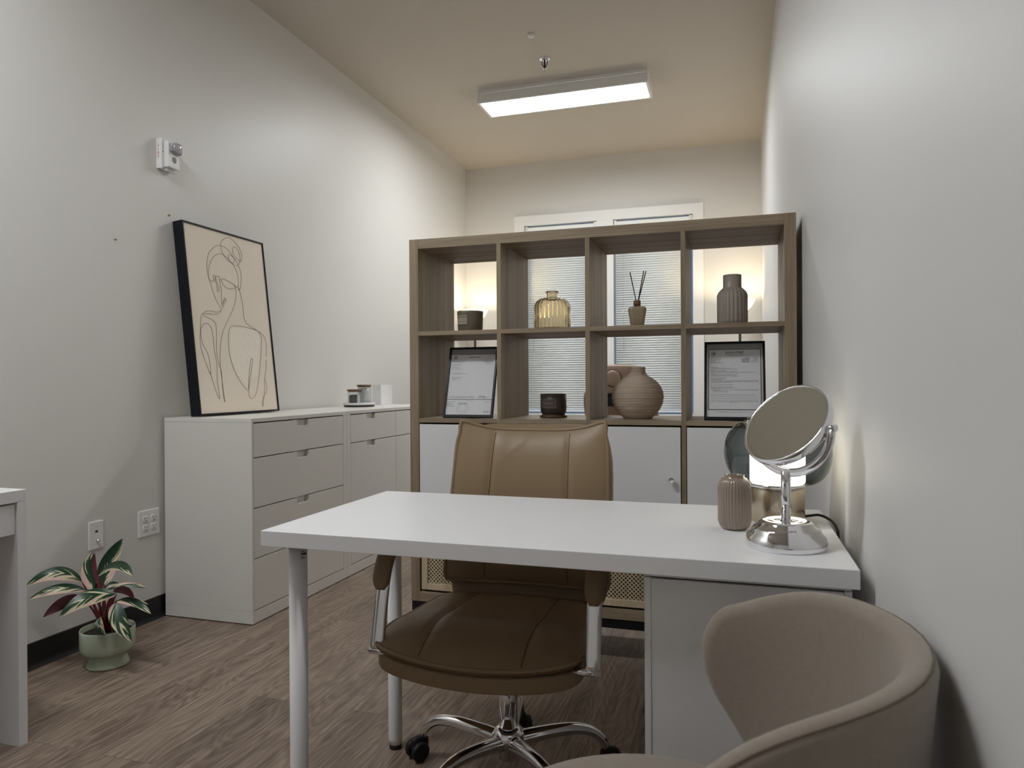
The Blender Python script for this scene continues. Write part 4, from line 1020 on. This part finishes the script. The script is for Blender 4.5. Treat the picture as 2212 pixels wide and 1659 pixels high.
MB().tube([p_ + Vector((0, 0, -0.008)) for p_ in loop_pts((0.256, 0.238), 11, 0.0, lambda x, y, z, Q: seat_def(1.0)(x, y, z, Q), PADC, scale=1.0)], 0.0035, 8).build('seat_edge_binding', M_STITCH, t)
for s_ in (-1, 1):
    P = []
    for i in range(30):
        yy = -0.232 + i * 0.0155
        q = Vector((s_ * 0.125 / 0.256, yy / 0.238, 1)); m_ = 1.0; L_ = (abs(q.x) ** 11 + abs(q.y) ** 11 + 1) ** (1 / 11)
        Q = q * (m_ / L_); P.append(Vector(pad_def(s_ * 0.125, yy, Q.z * 0.024, Q)) + Vector(PADC) + Vector((0, 0, 0.0004)))
    MB().tube(P, 0.0015, 6).build('seat_seam', M_STITCH, t)
# back: ribbed lower shell and upper pad
def back_y(z): return 0.205 + 0.165 * (z - 0.38) + 0.10 * (z - 0.38) ** 2
def shell_def(x, y, z, Q):
    zz = 0.645 + z
    rib = 0.011 * abs(math.sin((zz - 0.36) / 0.047 * PI)) ** 0.6 * (1 if Q.y < 0 else 0.8)
    yy = y * (1 + 0)
    yy += -rib if Q.y < 0 else rib
    w = 1.0 + 0.02 * math.sin((zz - 0.36) * 5)
    return (x * w, yy + back_y(zz) - 0.030 * (x / 0.25) ** 2, z + 0.022 * (abs(x) / 0.24) ** 3 * max(0, z / 0.27))
bs = MB(); bs.rbox((0, 0.030, 0.645), (0.240, 0.026, 0.280), 5, 48, deform=shell_def); bs.build('backrest_shell', M_LEATHER, t)
BW, BH = 0.2365, 0.225
def bpad_def(x, y, z, Q):
    zz = 0.695 + z
    pil = (1 - 0.88 * (abs(x) / BW) ** 6) * (1 - 0.88 * (abs(z) / BH) ** 6)
    y = y * max(0.08, pil)
    ear = 0.036 * (abs(x) / BW) ** 3.4 * max(0, z / BH)
    fold = 0
    if Q.y < 0:
        fold = 0.006 * pil * sum(math.exp(-((x - s_ * 0.120) / 0.009) ** 2) for s_ in (-1, 1))
        fold += -0.010 * (1 - (x / BW) ** 2) * (1 - (z / BH) ** 2)
        fold -= 0.0022 * pil * math.exp(-((x + 0.06 - (z - 0.16) * 0.9) / 0.008) ** 2) * max(0, min(1, (z - 0.08) / 0.1))
    side = 0.006 * math.exp(-((z - 0.190) / 0.02) ** 2) * (-1 if x > 0 else 1) * (abs(x) / BW) ** 8     # nipped in below the corners
    return (x * (1.0 - 0.035 * (z / BH)) + side, y + fold + back_y(zz) - 0.030 * (x / 0.25) ** 2, z + ear - 0.012 * max(0, z / BH))
BPC = Vector((0, -0.018, 0.695))
bpd = MB(); bpd.rbox(BPC, (BW, 0.026, BH), 26, 56, deform=bpad_def); bpd.build('backrest_cushion', M_LEATHER, t)
P = []
for k in range(129):
    th = 2 * PI * k / 128; q = (math.cos(th), math.sin(th)); L_ = (abs(q[0]) ** 26 + abs(q[1]) ** 26) ** (1 / 26)
    x_, z_ = q[0] / L_ * BW * 1.008, q[1] / L_ * BH * 1.008
    P.append(Vector(bpad_def(x_, 0, z_, Vector((0, 0, 0)))) + BPC)
MB().tube(P, 0.0060, 8).build('backrest_piping', M_LEATHER, t)
MB().tube([p_ + Vector((0, 0.009, 0)) for p_ in P], 0.0040, 8).build('backrest_edge_binding', M_STITCH, t)
for s_ in (-1, 1):
    P = []
    for i in range(30):
        z_ = -0.212 + i * 0.0147
        q = Vector((s_ * 0.120 / BW, -1, z_ / BH)); L_ = (abs(q.x) ** 26 + 1 + abs(q.z) ** 26) ** (1 / 26)
        Q = q / L_; P.append(Vector(bpad_def(s_ * 0.120, Q.y * 0.026, z_, Q)) + BPC + Vector((0, -0.0006, 0)))
    MB().tube(P, 0.0014, 6).build('backrest_seam', M_STITCH, t)
# arms
for s_ in (-1, 1):
    xx = s_ * 0.264
    path = spline([(xx, -0.235, 0.412), (xx, -0.222, 0.470), (xx, -0.207, 0.535), (xx, -0.188, 0.590), (xx, -0.150, 0.632), (xx, -0.095, 0.655), (xx, 0.0, 0.662), (xx, 0.10, 0.660), (xx, 0.19, 0.650), (xx, 0.245, 0.628), (s_ * 0.258, 0.265, 0.590)], 6)
    ar = MB(); ar.tube(path, 0.01, 20, flat=(0.0175, 0.0085), upv=(1, 0, 0)); aro = ar.build('armrest_frame', M_CHROME, t)
    pp = [q for q in path if q.z > 0.543 and q.y < 0.17]
    off_ = []
    for i, q in enumerate(pp):
        tg = (pp[min(i + 1, len(pp) - 1)] - pp[max(i - 1, 0)]).normalized(); nn = Vector((0, tg.z, -tg.y)); nn = -nn if nn.z > 0 or nn.y > 0 else nn
        out_ = Vector((0, -tg.z, tg.y)); off_.append(q + out_ * 0.0125)
    n_ = len(off_)
    pm = MB(); pm.tube(off_, 0.01, 20, flat=(0.0225, 0.0125), upv=(1, 0, 0))
    # round the two ends of the pad
    for i in range(n_):
        k = min(i, n_ - 1 - i); sc_ = min(1, [0.45, 0.75, 0.92, 1.0][min(k, 3)])
        for j in range(20):
            v_ = Vector(pm.v[i * 20 + j]); pm.v[i * 20 + j] = tuple(off_[i] + (v_ - off_[i]) * sc_)
    pm.build('armrest_pad', M_LEATHER, t)
    MB().tube([(xx + s_ * 0.020, -0.235, 0.405), (xx - s_ * 0.050, -0.235, 0.405)], 0.0085, 16).build('arm_bolt', M_CHROME, t)
    MB().tube([(s_ * 0.258, 0.268, 0.595), (s_ * 0.225, 0.262, 0.590)], 0.010, 12).build('arm_bolt', M_CHROME, t)

# ------------------------------------------------------------------ barrel chair in the foreground
BC = Vector((-0.070, 0.930, 0))
t = thing('barrel_chair', 'taupe felt barrel armchair by the right wall in the foreground', 'armchair', tuple(BC), math.radians(-4.5))
zt_ = [(0.40, 60), (0.44, 65), (0.47, 70), (0.52, 79), (0.56, 86), (0.60, 90), (0.64, 90.5), (0.67, 88), (0.695, 83.5), (0.715, 77), (0.732, 69), (0.745, 58), (0.753, 46), (0.757, 30)]
nu = 36
def thm(z):
    for (z0, a0), (z1, a1) in zip(zt_[:-1], zt_[1:]):
        if z0 <= z <= z1: return a0 + (a1 - a0) * (z - z0) / (z1 - z0)
    return zt_[-1][1]
def shell_pt(th, z, ext=0.0):
    R_ = 0.214 + 0.038 * min(1, max(0, (z - 0.40) / 0.36)) ** 0.8 + ext
    return Vector((R_ * math.cos(th), R_ * math.sin(th), z))
inner = []; NV = 22
# radial fan parametrisation: outline points joined toward the back spine
outline = []
for z, an in zt_: outline.append((math.radians(an), z))
outline = outline + [(0.0, 0.758)]
k60 = math.radians(58)
near = [(-(a_ if a_ < k60 else k60 + (a_ - k60) * 0.78), z_) for a_, z_ in outline][:-1]
far = [(a_, z_ - 0.011 * math.exp(-((z_ - 0.725) / 0.022) ** 2)) for a_, z_ in outline][:-1]
full = near + [(0.0, 0.758)] + list(reversed(far))
# densify by spline
fs = spline([Vector((a_, z_, 0)) for a_, z_ in full], 4)
def build_shell():
    mb = MB(); n = len(fs)
    T_ = 0.036
    def P(a_, z_, e): return shell_pt(a_, z_, e)
    rows_ = []
    # cross-section ring per outline sample: inner surface down, outer surface up, rounded rim
    for i, q in enumerate(fs):
        ring_ = []
        a_, z_ = q.x, q.y
        # direction of outline outward (in angle/height plane)
        tg = fs[min(i + 1, n - 1)] - fs[max(i - 1, 0)]
        tx_, tz_ = tg.x * 0.25, tg.y; L_ = math.hypot(tx_, tz_) or 1; nx_, nz_ = tz_ / L_, -tx_ / L_   # outward normal
        if nx_ * a_ + nz_ * (z_ - 0.5) * 0.25 < 0: nx_, nz_ = -nx_, -nz_
        for k in range(0, 9):      # rounded rim from inner to outer
            ph = -PI / 2 + PI * k / 8
            o_ = math.cos(ph) * T_ / 2 - T_ / 2; e_ = T_ / 2 + math.sin(ph) * T_ / 2
            ring_.append(P(a_ + nx_ * o_ / 0.25, z_ + nz_ * o_, e_))
        a2, z2 = a_ - nx_ * T_ / 2 / 0.25, z_ - nz_ * T_ / 2
        # outer surface toward interior point
        ca, cz = a_ * 0.25, 0.50
        m_ = 8
        outer = [P(a2 + (ca - a2) * k / m_, z2 + (cz - z2) * k / m_, T_) for k in range(1, m_ + 1)]
        innr = [P(a2 + (ca - a2) * k / m_, z2 + (cz - z2) * k / m_, 0) for k in range(m_, 0, -1)]
        rows_.append(innr + ring_ + outer)
    w = len(rows_[0]); vv = [p for r_ in rows_ for p in r_]
    ff = []
    for i in range(n - 1):
        for j in range(w - 1): ff.append((i * w + j, i * w + j + 1, (i + 1) * w + j + 1, (i + 1) * w + j))
    mb.add(vv, ff, True)
    return mb
bm_ = build_shell(); bm_.build('backrest_shell', M_FABRIC, t)
# seam following the outer edge of the rim
P = []
n = len(fs)
for i, q in enumerate(fs):
    tg = fs[min(i + 1, n - 1)] - fs[max(i - 1, 0)]
    tx_, tz_ = tg.x * 0.25, tg.y; L_ = math.hypot(tx_, tz_) or 1; nx_, nz_ = tz_ / L_, -tx_ / L_
    if nx_ * q.x + nz_ * (q.y - 0.5) * 0.25 < 0: nx_, nz_ = -nx_, -nz_
    ph = math.radians(38); o_ = math.cos(ph) * 0.018 - 0.018; e_ = 0.018 + math.sin(ph) * 0.018
    P.append(shell_pt(q.x + nx_ * o_ / 0.25, q.y + nz_ * o_, e_))
MB().tube(P, 0.0016, 6).build('rim_seam', M_FABSEAM, t)
so_ = Vector((-0.0289, -0.0153, 0))
st = MB(); st.lathe([(0, 0.385), (0.215, 0.385), (0.240, 0.392), (0.249, 0.405), (0.251, 0.425), (0.247, 0.447), (0.235, 0.461), (0.21, 0.468), (0.12, 0.4705), (0, 0.471)], so_.x, so_.y, 0, 64)
st.build('seat', M_FABRIC, t)
fr_ = MB(); fr_.lathe([(0, 0.360), (0.13, 0.360), (0.13, 0.3849), (0, 0.3849)], so_.x, so_.y, 0, 32); fr_.build('seat_frame', M_BLACK, t)
for k in range(4):
    A_ = PI / 4 + k * PI / 2
    MB().tube([(so_.x + 0.10 * math.cos(A_), so_.y + 0.10 * math.sin(A_), 0.372), (so_.x + 0.20 * math.cos(A_), so_.y + 0.20 * math.sin(A_), 0.004)], [0.014, 0.009], 14).build('leg', M_BLACK, t)

# ------------------------------------------------------------------ side desk at the left edge
t = thing('side_desk', 'white desk with a drawer cut off by the left edge, beside the plant', 'desk', (-2.25, 1.05, 0))
o4 = Vector(t.location); sx1 = -1.998; sx0 = -2.490
pd(MB().box(sx0, sx1, 0.50, 1.580, 0.715, 0.750), 'tabletop', M_WHITE, t, o4, bevel=0.0012)
pd(MB().box(sx0, sx1, 1.553, 1.580, 0, 0.7145), 'side_panel', M_WHITE, t, o4, bevel=0.001)
pd(MB().box(sx0, sx1, 0.50, 0.527, 0, 0.7145), 'side_panel', M_WHITE, t, o4, bevel=0.001)
pd(MB().box(sx1 - 0.022, sx1 - 0.006, 1.045, 1.549, 0.622, 0.709), 'drawer', M_WHITE, t, o4, bevel=0.001)
pd(MB().box(sx1 - 0.022, sx1 - 0.006, 0.531, 1.041, 0.622, 0.709), 'drawer', M_WHITE, t, o4, bevel=0.001)
pd(MB().box(sx0 + 0.005, sx0 + 0.02, 0.528, 1.552, 0.45, 0.714), 'back_panel', M_WHITE, t, o4)

# ------------------------------------------------------------------ potted plant
PX, PYY = -2.266, 2.112
t = thing('potted_plant', 'green, cream and pink leaved plant in a footed sage green pot', 'plant', (PX, PYY, 0))
op = Vector(t.location)
MB().lathe([(0, 0.0), (0.070, 0.0), (0.0745, 0.004), (0.0735, 0.010), (0.066, 0.028), (0.0615, 0.040), (0.066, 0.047), (0.086, 0.057), (0.0925, 0.066), (0.0935, 0.080), (0.0935, 0.138), (0.0915, 0.1425), (0.0885, 0.138), (0.0885, 0.075), (0.05, 0.06), (0, 0.06)], seg=72).build('pot', M_SAGE, t)
MB().lathe([(0, 0.075), (0.0882, 0.075), (0.0882, 0.121), (0.05, 0.125), (0, 0.124)], seg=40).build('soil', M_SOIL, t)
def L(x, y, d): return pt(60 + x / 6.382, 1140 + y / 6.382, d) - op
def leaf(s, c_, e, w, m=M_LEAF, flip=1, droop=0.25, twist=0.0, fold=0.18):
    pts = bez(s, c_, e, 16); n = len(pts); mb = MB(); v = []; uv = []
    vw = (Vector((0, 0, CAM_H)) - op - pts[n // 2]).normalized()
    for i, p in enumerate(pts):
        tt = i / (n - 1); tg = (pts[min(i + 1, n - 1)] - pts[max(i - 1, 0)]).normalized()
        face = (vw * (1 - droop) + Vector((0, 0, 1)) * droop)
        side = tg.cross(face).normalized()
        if twist: side = (Matrix.Rotation(twist * (tt - 0.3), 3, tg) @ side)
        nn = side.cross(tg).normalized()
        hw_ = w / 2 * (math.sin(PI * tt ** 0.85) ** 0.7 if 0 < tt < 1 else 0.02)
        hw_ = max(hw_, w * 0.02)
        for k in range(-3, 4):
            u = k / 3
            v.append(p + side * (u * hw_) + nn * (fold * hw_ * abs(u) ** 1.4) * flip); uv.append((0.5 + 0.5 * u * flip, tt))
    f = [(i * 7 + k, i * 7 + k + 1, (i + 1) * 7 + k + 1, (i + 1) * 7 + k) for i in range(n - 1) for k in range(6)]
    # wind so the upper side faces the viewer side
    q = f[len(f) // 2]; a_, b_, c2 = Vector(v[q[0]]), Vector(v[q[1]]), Vector(v[q[2]])
    if (b_ - a_).cross(c2 - a_).dot(vw) < 0: f = [tuple(reversed(x_)) for x_ in f]
    mb.add(v, f, True); mb.uv = uv
    return mb.build('leaf', m, t, fixn=False)
P6 = 1 / 6.382 * 2.65 / 1540
leaves = [
    ((745, 745, 2.66), (420, 470, 2.60), (-25, 800, 2.57), 200, M_LEAF, -1, 0.35),
    ((800, 860, 2.66), (430, 750, 2.58), (10, 990, 2.56), 150, M_LEAF, -1, 0.4),
    ((770, 985, 2.70), (520, 960, 2.68), (215, 1235, 2.62), 170, M_LEAFM, 1, 0.2),
    ((1225, 915, 2.60), (800, 860, 2.50), (440, 1230, 2.46), 215, M_LEAF, -1, 0.3),
    ((900, 860, 2.70), (780, 600, 2.72), (900, 340, 2.74), 190, M_LEAF, -1, 0.1),
    ((1045, 810, 2.74), (1060, 520, 2.78), (1310, 150, 2.80), 240, M_LEAF, 1, 0.1),
    ((975, 660, 2.66), (1250, 400, 2.60), (1445, 660, 2.56), 170, M_LEAF, 1, 0.4),
    ((1060, 850, 2.70), (1380, 740, 2.72), (1635, 828, 2.74), 95, M_LEAF, -1, 0.45),
    ((1175, 880, 2.66), (1350, 800, 2.64), (1465, 985, 2.62), 110, M_LEAFM, 1, 0.3),
    ((1225, 1020, 2.64), (1460, 960, 2.62), (1700, 1190, 2.60), 125, M_LEAF, 1, 0.4),
    ((1225, 1005, 2.68), (1450, 980, 2.70), (1665, 1060, 2.72), 80, M_LEAF, -1, 0.4),
    ((1215, 1035, 2.60), (1180, 1250, 2.56), (1430, 1565, 2.55), 205, M_LEAF, 1, 0.1),
    ((1005, 1230, 2.62), (930, 1380, 2.58), (1075, 1480, 2.585), 105, M_LEAF, -1, 0.1),
    ((1205, 965, 2.66), (1130, 1000, 2.66), (1095, 1115, 2.66), 70, M_LEAFM, 1, 0.1),
    ((970, 765, 2.68), (890, 560, 2.69), (925, 350, 2.70), 60, M_LEAFM, 1, 0.1),
    ((1060, 800, 2.77), (1010, 640, 2.80), (1190, 470, 2.82), 150, M_LEAFP, 1, 0.1),
    ((1060, 860, 2.72), (1150, 720, 2.74), (1280, 800, 2.76), 70, M_LEAF, 1, 0.4),
    ((900, 850, 2.72), (980, 740, 2.72), (1080, 850, 2.72), 90, M_LEAFM, 1, 0.1),
]
for s, c_, e, w, m, fl, dr in leaves:
    S_ = L(*s); leaf(S_, L(*c_), L(*e), w * P6, m, fl, dr)
    bx = random.uniform(1000, 1140); B_ = L(bx, 1400, 2.69); B_.x = max(min(B_.x, 0.05), -0.05); B_.y = max(min(B_.y, 0.05), -0.05); B_.z = 0.12
    MB().tube(bez(B_, (B_ + S_) / 2 + Vector((0, 0, 0.03)), S_, 8), [0.0045, 0.0044, 0.0042, 0.004, 0.0037, 0.0034, 0.003, 0.0027, 0.002], 8).build('stem', M_STEM if random.random() < 0.8 else M_GREENSTEM, t)

# ------------------------------------------------------------------ light outside and render look
w = bpy.data.worlds.new('dusk'); SC.world = w; w.use_nodes = True
w.node_tree.nodes['Background'].inputs['Color'].default_value = (0.12, 0.26, 0.60, 1)
w.node_tree.nodes['Background'].inputs['Strength'].default_value = 0.42
SC.view_settings.view_transform = 'Standard'
SC.view_settings.look = 'None'
SC.view_settings.exposure = 0.66
SC.view_settings.gamma = 1
SC.view_settings.use_curve_mapping = False
SC.cycles.max_bounces = 12
SC.cycles.diffuse_bounces = 6
SC.cycles.glossy_bounces = 6
SC.cycles.transmission_bounces = 10
SC.cycles.transparent_max_bounces = 16
SC.cycles.caustics_reflective = True
SC.cycles.caustics_refractive = False
SC.cycles.blur_glossy = 0.5
SC.cycles.sample_clamp_indirect = 6
SC.cycles.use_denoising = True
bpy.context.view_layer.update()
